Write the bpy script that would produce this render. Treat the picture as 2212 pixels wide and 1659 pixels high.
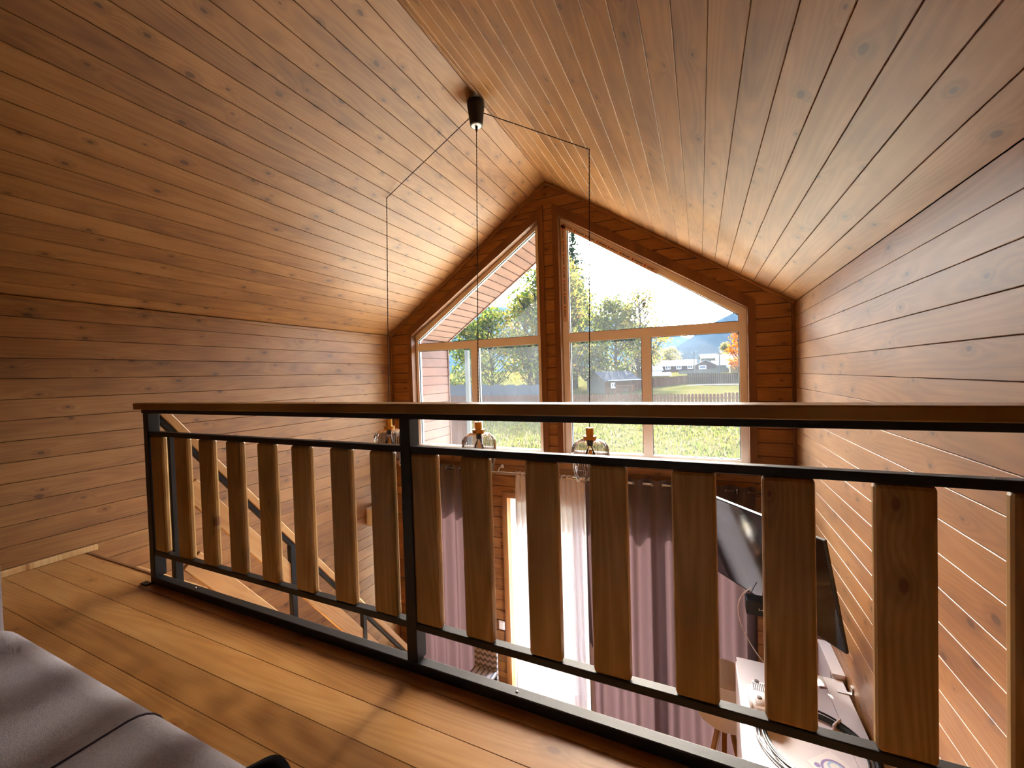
import bpy, bmesh, math, random
from mathutils import Vector, Matrix
random.seed(7)
SC = bpy.context.scene
COL = SC.collection
for o in list(bpy.data.objects):
    bpy.data.objects.remove(o)

# ------------------------------------------------------------------ camera
CAM_H = 1.1845
FPX, YAW, PITCH, ROLL = 884.744, 0.430209, 0.0220122, -0.0298108
cd = bpy.data.cameras.new('camera')
cd.sensor_fit = 'HORIZONTAL'; cd.sensor_width = 36.0
cd.lens = 36.0 * FPX / 2212.0
cd.clip_start = 0.02; cd.clip_end = 6000
cam = bpy.data.objects.new('camera', cd); COL.objects.link(cam)
_f = Vector((-math.sin(YAW) * math.cos(PITCH), math.cos(YAW) * math.cos(PITCH), -math.sin(PITCH)))
_r = Vector((math.cos(YAW), math.sin(YAW), 0)); _u = _r.cross(_f)
_r2 = math.cos(ROLL) * _r + math.sin(ROLL) * _u
_u2 = -math.sin(ROLL) * _r + math.cos(ROLL) * _u
cam.matrix_world = Matrix(((_r2.x, _u2.x, -_f.x, 0), (_r2.y, _u2.y, -_f.y, 0), (_r2.z, _u2.z, -_f.z, CAM_H), (0, 0, 0, 1)))
SC.camera = cam

# ------------------------------------------------------------------ sky, sun, exposure
SKY_STRENGTH = 0.9
SUN_STRENGTH = 16.0
SUN_DIR = Vector((0.20, -1.0, -0.734)).normalized()      # the way the sunlight travels
W = bpy.data.worlds.new('sky'); SC.world = W; W.use_nodes = True
bg = W.node_tree.nodes['Background']
sk_ = W.node_tree.nodes.new('ShaderNodeTexSky'); sk_.sky_type = 'NISHITA'
sk_.sun_disc = False; sk_.sun_elevation = math.asin(-SUN_DIR.z)
sk_.sun_rotation = math.atan2(-SUN_DIR.x, -SUN_DIR.y)
sk_.air_density = 1.0; sk_.dust_density = 2.5; sk_.ozone_density = 1.0
W.node_tree.links.new(sk_.outputs[0], bg.inputs['Color'])
bg.inputs['Strength'].default_value = SKY_STRENGTH
sd = bpy.data.lights.new('sun', 'SUN'); sd.energy = SUN_STRENGTH; sd.angle = math.radians(0.6)
sd.color = (1.0, 0.93, 0.82)
sun = bpy.data.objects.new('sun', sd); COL.objects.link(sun)
sun.rotation_euler = SUN_DIR.to_track_quat('-Z', 'Y').to_euler()
vs = SC.view_settings
vs.view_transform = 'Standard'; vs.look = 'None'; vs.gamma = 1.0; vs.use_curve_mapping = False
vs.exposure = 2.3
cy = SC.cycles
cy.use_denoising = True
cy.max_bounces = 8; cy.diffuse_bounces = 5; cy.glossy_bounces = 3; cy.transmission_bounces = 4
cy.use_adaptive_sampling = True; cy.adaptive_threshold = 0.06; cy.adaptive_min_samples = 16
cy.transparent_max_bounces = 24; cy.sample_clamp_indirect = 6.0; cy.caustics_reflective = False; cy.caustics_refractive = False

# ------------------------------------------------------------------ main dimensions (metres)
XL, XR = -4.035, 0.825          # side walls
XC = (XL + XR) / 2               # ridge
YG = 4.645                       # inner face of the gable wall
YB = -1.9                        # back of the loft
ZE, ZR = 1.795, 3.45             # eaves and ridge
ZF = -2.86                       # ground floor
ZOUT = -3.12                     # ground outside
PITCHW = 0.1346                  # board cover width
YO = 6.1                         # end of the roof overhang
SL = (ZR - ZE) / (XR - XC)

def portal(name, loc, sx, sz, dy=-1):
    l = bpy.data.lights.new(name, 'AREA'); l.shape = 'RECTANGLE'; l.size = sx; l.size_y = sz
    l.cycles.is_portal = True
    o = bpy.data.objects.new(name, l); COL.objects.link(o); o.location = loc
    o.rotation_euler = Vector((0, dy, 0)).to_track_quat('-Z', 'Z').to_euler()
portal('portal_left', (-2.70, YG + 0.17, 1.60), 1.95, 2.80)
portal('portal_right', (-0.51, YG + 0.17, 1.60), 1.95, 2.80)
portal('portal_low', (-1.6, YG + 0.17, -1.6), 4.1, 2.5)

# ------------------------------------------------------------------ node helpers / materials
class NT:
    def __init__(s, name):
        s.m = bpy.data.materials.new(name); s.m.use_nodes = True
        s.t = s.m.node_tree; s.t.nodes.clear()
        s.out = s.t.nodes.new('ShaderNodeOutputMaterial')
    def n(s, typ, **kw):
        nd = s.t.nodes.new('ShaderNode' + typ)
        for k, v in kw.items():
            if k.startswith('i_'):
                key = k[2:]
                key = int(key) if key.isdigit() else key.replace('_', ' ')
                s.put(nd.inputs[key], v)
            else: setattr(nd, k, v)
        return nd
    def put(s, sock, v):
        if hasattr(v, 'bl_idname') and hasattr(v, 'is_output'): s.t.links.new(v, sock)
        elif hasattr(v, 'outputs'): s.t.links.new(v.outputs[0], sock)
        elif isinstance(v, (tuple, list)) and len(v) == 3 and sock.type == 'RGBA': sock.default_value = (*v, 1)
        else: sock.default_value = v
    def math(s, op, a, b=None, c=None, clamp=False):
        nd = s.n('Math', operation=op, use_clamp=clamp)
        for i, v in enumerate((a, b, c)):
            if v is not None: s.put(nd.inputs[i], v)
        return nd.outputs[0]
    def mix(s, f, a, b, mode='MIX'):
        nd = s.n('Mix', data_type='RGBA', blend_type=mode)
        s.put(nd.inputs[0], f); s.put(nd.inputs[6], a); s.put(nd.inputs[7], b)
        return nd.outputs[2]
    def ramp(s, f, stops):
        nd = s.n('ValToRGB'); cr = nd.color_ramp
        while len(cr.elements) < len(stops): cr.elements.new(0.5)
        for e, (p, c) in zip(cr.elements, stops):
            e.position = p; e.color = (*c, 1) if len(c) == 3 else c
        s.put(nd.inputs[0], f); return nd.outputs[0]
    def surf(s, sh): s.t.links.new(sh.outputs[0] if hasattr(sh, 'outputs') else sh, s.out.inputs[0]); return s.m

def srgb(r, g, b):
    f = lambda c: (c / 255 / 12.92) if c / 255 <= 0.04045 else ((c / 255 + 0.055) / 1.055) ** 2.4
    return (f(r), f(g), f(b))

def wood(name, dark, mid, light, rough=0.38, spec=0.5, knots=1.0, grain=1.0, var=0.25, knotcol=None, coat=0.0):
    """timber; local X runs with the grain"""
    t = NT(name)
    co = t.n('TexCoord'); oi = t.n('ObjectInfo')
    off = t.n('CombineXYZ', i_X=t.math('MULTIPLY', oi.outputs['Random'], 91.7), i_Y=t.math('MULTIPLY', oi.outputs['Random'], 37.3), i_Z=t.math('MULTIPLY', oi.outputs['Random'], 53.1))
    p = t.n('VectorMath', operation='ADD', i_0=co.outputs['Object'], i_1=off.outputs[0]).outputs[0]
    # knots: one per stretched cell, only some cells
    kp = t.n('VectorMath', operation='MULTIPLY', i_0=p, i_1=(5.0, 9.0, 9.0)).outputs[0]
    vo = t.n('TexVoronoi', voronoi_dimensions='2D', feature='F1', distance='EUCLIDEAN', i_Vector=kp, i_Scale=1.0, i_Randomness=1.0)
    dist = vo.outputs['Distance']
    cell = t.n('SeparateColor', i_0=vo.outputs['Color'])
    has = t.math('GREATER_THAN', cell.outputs[0], 1.0 - 0.20 * knots)
    kr = t.math('MULTIPLY_ADD', cell.outputs[1], 0.10, 0.035)
    kd = t.math('DIVIDE', dist, kr)
    kmask = t.math('MULTIPLY', t.math('MULTIPLY', t.math('SUBTRACT', 1.2, kd, clamp=True), 2.0), has, clamp=True)
    kring = t.math('MULTIPLY', t.math('MULTIPLY', t.math('SUBTRACT', 3.2, kd, clamp=True), 1.0, clamp=True), has)
    swirl = t.math('MULTIPLY', t.math('POWER', 2.718, t.math('MULTIPLY', dist, -5.0)), has)
    # growth rings
    gp = t.n('VectorMath', operation='MULTIPLY', i_0=p, i_1=(0.42, 5.2, 5.2)).outputs[0]
    n1 = t.n('TexNoise', noise_dimensions='2D', i_Vector=gp, i_Scale=1.0, i_Detail=1.0, i_Roughness=0.4).outputs[0]
    ph = t.math('MULTIPLY_ADD', swirl, 0.16, n1)
    rings = t.math('MULTIPLY_ADD', t.math('SINE', t.math('MULTIPLY', ph, 95.0)), 0.5, 0.5)
    # fine fibres
    fp = t.n('VectorMath', operation='MULTIPLY', i_0=p, i_1=(4.0, 160.0, 160.0)).outputs[0]
    n2 = t.n('TexNoise', noise_dimensions='2D', i_Vector=fp, i_Scale=1.0, i_Detail=1.0, i_Roughness=0.6).outputs[0]
    # blotchy stain
    bp_ = t.n('VectorMath', operation='MULTIPLY', i_0=p, i_1=(1.6, 6.0, 6.0)).outputs[0]
    n3 = t.n('TexNoise', noise_dimensions='2D', i_Vector=bp_, i_Scale=1.0, i_Detail=2.0, i_Roughness=0.55).outputs[0]
    v = t.math('MULTIPLY_ADD', rings, 0.12 * grain, t.math('MULTIPLY_ADD', n2, 0.16 * grain, t.math('MULTIPLY_ADD', n3, 0.45, 0.16)))
    v = t.math('ADD', v, t.math('MULTIPLY', t.math('SUBTRACT', oi.outputs['Random'], 0.5), var))
    colr = t.ramp(v, [(0.22, dark), (0.52, mid), (0.85, light)])
    kc = knotcol or tuple(c * 0.45 for c in dark)
    colr = t.mix(t.math('MULTIPLY', kring, 0.28), colr, tuple(c * 0.8 for c in dark))
    colr = t.mix(t.math('MULTIPLY', kmask, 0.75), colr, kc)
    b = t.n('BsdfPrincipled', i_Base_Color=colr, i_Roughness=rough)
    b.inputs['Specular IOR Level'].default_value = spec
    b.inputs['Coat Weight'].default_value = coat; b.inputs['Coat Roughness'].default_value = 0.46; b.inputs['Coat IOR'].default_value = 1.28
    return t.surf(b)

def plain(name, col, rough=0.5, metal=0.0, spec=0.5, noise=0.0, nscale=8.0, bump=0.0, bscale=200.0, coat=0.0):
    t = NT(name); c = col
    co = t.n('TexCoord')
    if noise:
        nz = t.n('TexNoise', i_Vector=co.outputs['Object'], i_Scale=nscale, i_Detail=4.0).outputs[0]
        c = t.mix(nz, tuple(max(0, x * (1 - noise)) for x in col), tuple(min(1, x * (1 + noise)) for x in col))
    b = t.n('BsdfPrincipled', i_Base_Color=c, i_Roughness=rough, i_Metallic=metal)
    b.inputs['Specular IOR Level'].default_value = spec
    b.inputs['Coat Weight'].default_value = coat
    if bump:
        nz = t.n('TexNoise', i_Vector=co.outputs['Object'], i_Scale=bscale, i_Detail=2.0).outputs[0]
        t.put(b.inputs['Normal'], t.n('Bump', i_Strength=bump, i_Distance=0.002, i_Height=nz))
    return t.surf(b)

def pane_mat(name, dust=0.02, tint=(0.97, 0.99, 0.98)):
    t = NT(name)
    tr = t.n('BsdfTransparent', i_Color=tint)
    gl = t.n('BsdfGlossy', i_Color=(1, 1, 1), i_Roughness=0.0)
    fr = t.n('Fresnel', i_IOR=1.35)
    m1 = t.n('MixShader', i_0=fr, i_1=tr.outputs[0], i_2=gl.outputs[0])
    df = t.n('BsdfTranslucent', i_Color=(0.85, 0.93, 1.0))
    co = t.n('TexCoord')
    nz = t.n('TexNoise', i_Vector=co.outputs['Object'], i_Scale=2.2, i_Detail=6.0).outputs[0]
    sp = t.n('TexNoise', i_Vector=co.outputs['Object'], i_Scale=70.0, i_Detail=1.0).outputs[0]
    d = t.math('MULTIPLY_ADD', nz, dust, t.math('MULTIPLY', t.math('GREATER_THAN', sp, 0.74), dust * 1.5))
    m2 = t.n('MixShader', i_0=d, i_1=m1.outputs[0], i_2=df.outputs[0])
    return t.surf(m2)

def cloth(name, col, trans=0.35, clear=0.0, rough=0.9, weave=True, tcol=None):
    t = NT(name)
    co = t.n('TexCoord')
    nz = t.n('TexNoise', i_Vector=co.outputs['Object'], i_Scale=260.0, i_Detail=2.0).outputs[0]
    c = t.mix(nz, tuple(x * 0.82 for x in col), tuple(min(1, x * 1.18) for x in col)) if weave else col
    d = t.n('BsdfDiffuse', i_Color=c, i_Roughness=rough)
    tl = t.n('BsdfTranslucent', i_Color=tcol or c)
    m = t.n('MixShader', i_0=trans, i_1=d.outputs[0], i_2=tl.outputs[0])
    if clear:
        tr = t.n('BsdfTransparent', i_Color=(1, 1, 1))
        m = t.n('MixShader', i_0=clear, i_1=m.outputs[0], i_2=tr.outputs[0])
    return t.surf(m)

M = {}
M['stain'] = wood('stained_pine', srgb(108, 65, 30), srgb(150, 101, 50), srgb(178, 131, 78), rough=0.5, spec=0.4, coat=0.7, grain=0.75, knots=1.3, var=0.13)
M['stain_dk'] = wood('stained_pine_trim', srgb(82, 46, 23), srgb(114, 70, 36), srgb(138, 94, 54), rough=0.46)
M['pine'] = wood('pine_honey', srgb(122, 86, 38), srgb(160, 120, 58), srgb(200, 160, 96), rough=0.42, knots=0.5, var=0.12, knotcol=srgb(110, 60, 30))
M['pine_floor'] = wood('pine_floor', srgb(128, 82, 38), srgb(166, 116, 62), srgb(190, 144, 88), rough=0.34, knots=0.45, var=0.22, knotcol=srgb(110, 62, 30))
M['pine_light'] = wood('pine_pale', srgb(172, 128, 76), srgb(204, 162, 106), srgb(222, 188, 136), rough=0.4, knots=0.35, var=0.1, knotcol=srgb(150, 90, 45))
M['outwood'] = wood('terrace_cladding', srgb(62, 34, 22), srgb(82, 49, 34), srgb(96, 62, 44), rough=0.7, knots=0.9)
M['black'] = plain('black_powder_coat', srgb(15, 15, 16), rough=0.5, spec=0.42, bump=0.15, bscale=400)
M['black_matt'] = plain('black_plastic', srgb(16, 15, 15), rough=0.55)
M['dark_gap'] = plain('shadow_board', srgb(50, 28, 15), rough=0.9)
M['pvc'] = plain('white_window_profile', srgb(243, 241, 238), rough=0.35)
M['gasket'] = plain('rubber_gasket', srgb(20, 20, 22), rough=0.6)
M['film'] = plain('protective_film', srgb(226, 204, 192), rough=0.25)
M['ink_red'] = plain('red_print', srgb(176, 50, 44), rough=0.5)
M['ink_grey'] = plain('grey_print', srgb(96, 84, 84), rough=0.5)
M['glass'] = pane_mat('window_glass', dust=0.017)
M['glass_low'] = pane_mat('door_glass', dust=0.006)
M['steel'] = plain('brushed_steel', srgb(200, 200, 204), rough=0.25, metal=1.0)
M['brass'] = plain('brushed_brass', srgb(178, 128, 62), rough=0.28, metal=1.0)
M['cord'] = plain('dark_red_braid', srgb(44, 18, 18), rough=0.8)
M['white'] = plain('white_plastic', srgb(232, 230, 230), rough=0.4)
M['laminate'] = plain('white_laminate', srgb(222, 218, 222), rough=0.3, noise=0.03, nscale=3)
M['curtain'] = cloth('mauve_curtain', srgb(108, 98, 102), trans=0.045, tcol=srgb(134, 106, 111))
M['sheer'] = cloth('white_sheer', srgb(226, 225, 234), trans=0.04, clear=0.02, weave=False)
M['sofa'] = plain('grey_upholstery', srgb(150, 144, 148), rough=0.95, spec=0.1, noise=0.22, nscale=160, bump=0.5, bscale=500)
M['sofa_seam'] = plain('upholstery_seam', srgb(58, 52, 62), rough=0.95, spec=0.1)
M['garment'] = plain('black_cloth', srgb(22, 22, 27), rough=0.95, spec=0.1, bump=0.4, bscale=300)
M['subfloor'] = plain('plaster_board', srgb(190, 170, 150), rough=0.8)
M['roof'] = plain('roof_sheet', srgb(90, 60, 50), rough=0.6)
def tv_mat():
    t = NT('glossy_screen')
    b = t.n('BsdfPrincipled', i_Base_Color=(0.006, 0.006, 0.007), i_Roughness=0.07)
    b.inputs['Specular IOR Level'].default_value = 1.0
    return t.surf(b)
M['screen'] = tv_mat()
def smoke_glass():
    t = NT('smoked_ribbed_glass')
    tr = t.n('BsdfTransparent', i_Color=(0.66, 0.63, 0.64))
    gl = t.n('BsdfGlossy', i_Color=(1, 1, 1), i_Roughness=0.03)
    fr = t.n('Fresnel', i_IOR=1.5)
    m = t.n('MixShader', i_0=fr, i_1=tr.outputs[0], i_2=gl.outputs[0])
    return t.surf(m)
M['smoke'] = smoke_glass()
def clear_glass():
    t = NT('clear_bulb_glass')
    tr = t.n('BsdfTransparent', i_Color=(0.95, 0.93, 0.88))
    gl = t.n('BsdfGlossy', i_Color=(1, 1, 1), i_Roughness=0.02)
    fr = t.n('Fresnel', i_IOR=1.5)
    return t.surf(t.n('MixShader', i_0=fr, i_1=tr.outputs[0], i_2=gl.outputs[0]))
M['bulb'] = clear_glass()
M['filament'] = plain('amber_filament', srgb(236, 176, 60), rough=0.4)

# ------------------------------------------------------------------ mesh helpers
def wm(o):
    return (wm(o.parent) @ o.matrix_basis) if o.parent else o.matrix_basis.copy()
def link(name, me, mat, parent=None, mw=None):
    if mat and not me.materials: me.materials.append(mat)
    o = bpy.data.objects.new(name, me); COL.objects.link(o)
    if parent: o.parent = parent
    if mw is None and parent: mw = Matrix()      # mesh given in world space
    if mw is not None:
        o.matrix_parent_inverse = Matrix()
        o.matrix_basis = (wm(parent).inverted() @ mw) if parent else mw
    return o
def me_from(bm, name, smooth=False):
    bmesh.ops.recalc_face_normals(bm, faces=bm.faces)
    me = bpy.data.meshes.new(name); bm.to_mesh(me); bm.free()
    if smooth:
        for p in me.polygons: p.use_smooth = True
    return me
def obj(name, bm, mat, parent=None, mw=None, smooth=False):
    return link(name, me_from(bm, name, smooth), mat, parent, mw)
def tag(o, label=None, cat=None, group=None, kind=None):
    if label: o['label'] = label
    if cat: o['category'] = cat
    if group: o['group'] = group
    if kind: o['kind'] = kind
    return o
def empty(name, loc=(0, 0, 0), rz=0.0):
    o = bpy.data.objects.new(name, None); COL.objects.link(o)
    o.empty_display_size = 0.1
    o.matrix_basis = Matrix.Translation(loc) @ Matrix.Rotation(rz, 4, 'Z')
    return o
DG = lambda: bpy.context.view_layer.update()
def add_box(bm, x0, x1, y0, y1, z0, z1, ch=0.0):
    r = bmesh.ops.create_cube(bm, size=1.0)
    vs_ = r['verts']
    for v in vs_:
        v.co = Vector(((x0 + x1) / 2 + v.co.x * (x1 - x0), (y0 + y1) / 2 + v.co.y * (y1 - y0), (z0 + z1) / 2 + v.co.z * (z1 - z0)))
    if ch > 0:
        es = list({e for v in vs_ for e in v.link_edges})
        bmesh.ops.bevel(bm, geom=es, offset=ch, segments=2, affect='EDGES', profile=0.5, clamp_overlap=True)
def box(name, x0, x1, y0, y1, z0, z1, mat, parent=None, ch=0.0, smooth=False):
    """box whose object origin is its centre so that textures follow it"""
    c = Vector(((x0 + x1) / 2, (y0 + y1) / 2, (z0 + z1) / 2))
    bm = bmesh.new(); add_box(bm, x0 - c.x, x1 - c.x, y0 - c.y, y1 - c.y, z0 - c.z, z1 - c.z, ch)
    return obj(name, bm, mat, parent, Matrix.Translation(c), smooth)
def basis(a, b, wdir):
    ex = (Vector(b) - Vector(a)).normalized(); w = Vector(wdir)
    ey = (w - ex * w.dot(ex)).normalized(); ez = ex.cross(ey)
    c = (Vector(a) + Vector(b)) / 2
    return Matrix(((ex.x, ey.x, ez.x, c.x), (ex.y, ey.y, ez.y, c.y), (ex.z, ey.z, ez.z, c.z), (0, 0, 0, 1)))
_bc = {}
def beam(name, a, b, w, t, wdir, mat, parent=None, ch=0.0, share=None):
    """bar from a to b, width w along wdir, thickness t; grain along its length"""
    L = (Vector(b) - Vector(a)).length
    key = (round(L, 4), round(w, 4), round(t, 4), ch, mat.name) if share else None
    me = _bc.get(key) if key else None
    if me is None:
        bm = bmesh.new(); add_box(bm, -L / 2, L / 2, -w / 2, w / 2, -t / 2, t / 2, ch)
        me = me_from(bm, name)
        if key: _bc[key] = me
    return link(name, me, mat, parent, basis(a, b, wdir))
def tube(bm, pts, r, seg=8, cap=True):
    pts = [Vector(p) for p in pts]; rings = []
    rr = r if isinstance(r, (list, tuple)) else [r] * len(pts)
    prev = None
    for i, p in enumerate(pts):
        if i == 0: d = pts[1] - pts[0]
        elif i == len(pts) - 1: d = pts[-1] - pts[-2]
        else: d = pts[i + 1] - pts[i - 1]
        d.normalize()
        if prev is None:
            s_ = d.orthogonal().normalized()
        else:
            s_ = (prev - d * prev.dot(d))
            s_ = s_.normalized() if s_.length > 1e-6 else d.orthogonal().normalized()
        prev = s_; t_ = d.cross(s_)
        rings.append([bm.verts.new(p + (s_ * math.cos(2 * math.pi * k / seg) + t_ * math.sin(2 * math.pi * k / seg)) * rr[i]) for k in range(seg)])
    for a, b in zip(rings, rings[1:]):
        for k in range(seg):
            bm.faces.new((a[k], a[(k + 1) % seg], b[(k + 1) % seg], b[k]))
    if cap:
        bm.faces.new(rings[0][::-1]); bm.faces.new(rings[-1])
def lathe(bm, prof, seg=32, ribs=0, amp=0.0, close=False, loc=(0, 0, 0)):
    rings = []
    for r, z in prof:
        ring = []
        for k in range(seg):
            a = 2 * math.pi * k / seg
            q = r * (1 + amp * math.cos(a * ribs)) if ribs else r
            ring.append(bm.verts.new((loc[0] + q * math.cos(a), loc[1] + q * math.sin(a), loc[2] + z)))
        rings.append(ring)
    for a, b in zip(rings, rings[1:]):
        for k in range(seg):
            bm.faces.new((a[k], a[(k + 1) % seg], b[(k + 1) % seg], b[k]))
    if close:
        bm.faces.new(rings[0][::-1]); bm.faces.new(rings[-1])
def prism(bm, poly, y0, y1):
    """polygon of (x,z) extruded along y"""
    a = [bm.verts.new((x, y0, z)) for x, z in poly]; b = [bm.verts.new((x, y1, z)) for x, z in poly]
    n = len(poly)
    bm.faces.new(a); bm.faces.new(b[::-1])
    for i in range(n): bm.faces.new((a[i], b[i], b[(i + 1) % n], a[(i + 1) % n]))

# ================================================================== SETTING
PT = 0.018   # board thickness
CHM = 0.0020
def plank_mesh(name, L, w, mat, t=PT, ch=CHM, gap=0.0013):
    bm = bmesh.new(); h = w / 2 - gap
    pr = [(-h, 0), (h, 0), (h, t - ch), (h - ch, t), (-h + ch, t), (-h, t - ch)]
    a = [bm.verts.new((-L / 2, y, z)) for y, z in pr]; b = [bm.verts.new((L / 2, y, z)) for y, z in pr]
    bm.faces.new(a[::-1]); bm.faces.new(b)
    for i in range(6): bm.faces.new((a[i], a[(i + 1) % 6], b[(i + 1) % 6], b[i]))
    me = me_from(bm, name); me.materials.append(mat); return me
_pm = {}
def plank(parent, centre, ex, ey, L, w, mat, name='plank', ch=CHM, gap=0.0013):
    """board whose visible face centre is `centre`"""
    key = (round(L, 3), round(w, 4), mat.name, ch)
    if key not in _pm: _pm[key] = plank_mesh(name, L, w, mat, ch=ch, gap=gap)
    ex = Vector(ex).normalized(); ey = Vector(ey).normalized(); ez = ex.cross(ey)
    c = Vector(centre) - ez * PT
    mw = Matrix(((ex.x, ey.x, ez.x, c.x), (ex.y, ey.y, ez.y, c.y), (ex.z, ey.z, ez.z, c.z), (0, 0, 0, 1)))
    return link(name, _pm[key], None, parent, mw)

# ---- ceiling: two sloping sides boarded lengthwise
nrm = math.hypot(1, SL)
SLOPE_LEN = math.hypot(XR - XC, ZR - ZE)
bm = bmesh.new()
tk = 0.16
prism(bm, [(XL - 0.25, ZE - 0.25 * SL + 0.03), (XC, ZR + 0.03), (XR + 0.25, ZE - 0.25 * SL + 0.03), (XR + 0.25, ZE - 0.25 * SL + 0.03 + tk), (XC, ZR + 0.03 + tk), (XL - 0.25, ZE - 0.25 * SL + 0.03 + tk)], YB - 0.2, YO)
ceiling = tag(obj('ceiling', bm, M['roof']), 'sloping gable ceiling of stained pine boards', kind='structure')
def slope_planks(parent, side, first, y0, y1, mat, chm=CHM, gap=0.0013):
    d = Vector((side * (XR - XC), 0, ZE - ZR)).normalized()
    n = Vector((-side * SL, 0, -1)).normalized()
    ex = Vector((0, 1, 0)); ey = n.cross(ex)
    edges = [0.0]; s = first
    while s < SLOPE_LEN - 0.02: edges.append(s); s += PITCHW
    edges.append(SLOPE_LEN)
    for a, b in zip(edges, edges[1:]):
        c = Vector((XC, (y0 + y1) / 2, ZR)) + d * ((a + b) / 2)
        plank(parent, c, ex, ey, y1 - y0, b - a, mat, ch=chm, gap=gap)
slope_planks(ceiling, 1, 0.1096, YB, YG, M['stain'])
slope_planks(ceiling, -1, 0.1334, YB, YG, M['stain'])
# roof overhang over the terrace
bm = bmesh.new()
for sd_ in (-1, 1):
    xe = XL if sd_ < 0 else XR
    prism(bm, [(XC, ZR - 0.02), (xe + sd_ * 0.25, ZE - 0.25 * SL - 0.02), (xe + sd_ * 0.25, ZE - 0.25 * SL + 0.19), (XC, ZR + 0.19)], YO, YO + 0.025)
overhang = tag(obj('roof_overhang', bm, M['outwood']), 'boarded roof overhang above the terrace', kind='structure')
slope_planks(overhang, 1, 0.1096, YG + 0.2, YO, M['outwood'], 0.006, 0.004)
slope_planks(overhang, -1, 0.1334, YG + 0.2, YO, M['outwood'], 0.006, 0.004)

# ---- side walls
def side_wall(name, x, sgn, label):
    w = tag(box(name, x + sgn * (PT + 0.001) if sgn > 0 else x - 0.18, x + 0.18 if sgn > 0 else x - PT - 0.001, YB - 0.2, YG + 0.2, ZF - 0.3, ZE + 0.02, M['dark_gap']), label, kind='structure')
    z = ZE
    while z > ZF:
        zb = max(z - PITCHW, ZF)
        ey = (0, 0, 1) if sgn < 0 else (0, 0, -1)
        plank(w, (x, (YB + YG) / 2, (z + zb) / 2), (0, 1, 0), ey, YG - YB, z - zb, M['stain'])
        z -= PITCHW
    return w
wall_left = side_wall('wall_left', XL, -1, 'left wall of stained pine boards')
wall_right = side_wall('wall_right', XR, 1, 'right wall of stained pine boards')
# back wall of the loft, behind the viewer
bm = bmesh.new(); add_box(bm, XL - 0.2, XR + 0.2, YB - 0.2, YB - 0.02, ZF - 0.3, ZR + 0.2)
wall_back = tag(obj('wall_back', bm, M['stain_dk']), 'back wall of the loft', kind='structure')

# ---- gable wall with its openings
WZ0 = 0.16
def umax(z): return min(2.055, 2.055 - (z - 1.790) / 0.66)
DOOR_X0, DOOR_X1, DOOR_Z = -2.25, 0.40, -0.36
LOWW_X0, LOWW_X1, LOWW_Z0 = -3.75, -2.62, -2.72
WTOP = 1.790 + 0.66 * (2.055 - 0.115)
def solid(z):
    l, r = (XL, XR) if z <= ZE else (XC - (ZR - z) / SL, XC + (ZR - z) / SL)
    holes = []
    if WZ0 < z < WTOP: holes += [(XC - umax(z), XC - 0.115), (XC + 0.115, XC + umax(z))]
    if z < DOOR_Z: holes.append((DOOR_X0, DOOR_X1))
    if LOWW_Z0 < z < DOOR_Z: holes.append((LOWW_X0, LOWW_X1))
    out = []; x = l
    for a, b in sorted(holes):
        out.append((x, a)); x = b
    out.append((x, r)); return out
bmb = bmesh.new()      # structural core set behind the boards
wall_front = tag(bpy.data.objects.new('wall_front', bpy.data.meshes.new('wall_front')), 'gable wall of stained pine boards with tall windows', kind='structure')
COL.objects.link(wall_front)
GX = Matrix(((1, 0, 0, 0), (0, 0, -1, 0), (0, 1, 0, 0), (0, 0, 0, 1)))   # local X->X, Y->Z, Z->-Y
zs = [ZE + k * PITCHW for k in range(-40, 20)]
zs = sorted({z for z in zs if ZF < z < ZR - 0.02} | {ZF, ZR - 0.01, WZ0, WTOP, DOOR_Z, LOWW_Z0})
crit = [ZE, 1.790]
for z0, z1 in zip(zs, zs[1:]):
    if z1 - z0 < 0.004: continue
    e = 1e-4
    samp = [z0 + e] + [c for c in crit if z0 + 0.002 < c < z1 - 0.002] + [z1 - e]
    iv = [solid(z) for z in samp]
    n = min(len(i) for i in iv)
    for k in range(n):
        L_ = [(max(i[k][0], -9), z) for i, z in zip(iv, samp)]; R_ = [(i[k][1], z) for i, z in zip(iv, samp)]
        if max(r[0] - l[0] for l, r in zip(L_, R_)) < 0.01: continue
        cx = (L_[0][0] + R_[0][0]) / 2; cz = (z0 + z1) / 2
        R_ = [(max(r[0], l[0] + 1e-3), r[1]) for l, r in zip(L_, R_)]
        poly = [(x - cx, z - cz) for x, z in R_] + [(x - cx, z - cz) for x, z in L_[::-1]]
        h = (z1 - z0) / 2
        bm = bmesh.new()
        def lay(depth, inset):
            out = []
            for x, z in poly:
                zz = max(-h + inset, min(h - inset, z))
                out.append(bm.verts.new((x, zz, depth)))
            return out
        a = lay(-PT, 0.0024); b = lay(-0.0045, 0.0024); c = lay(0.0, 0.0024 + 0.0045)
        m_ = len(poly)
        bm.faces.new(a[::-1]); bm.faces.new(c)
        for i in range(m_):
            bm.faces.new((a[i], a[(i + 1) % m_], b[(i + 1) % m_], b[i]))
            bm.faces.new((b[i], b[(i + 1) % m_], c[(i + 1) % m_], c[i]))
        obj('plank', bm, M['stain'], wall_front, Matrix.Translation((cx, YG, cz)) @ GX)
        # core piece
        prism(bmb, [(x + cx, z + cz) for x, z in poly], YG + PT + 0.001, YG + 0.2)
bmesh.ops.recalc_face_normals(bmb, faces=bmb.faces)
bmb.to_mesh(wall_front.data); bmb.free(); wall_front.data.materials.append(M['stain_dk'])

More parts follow.
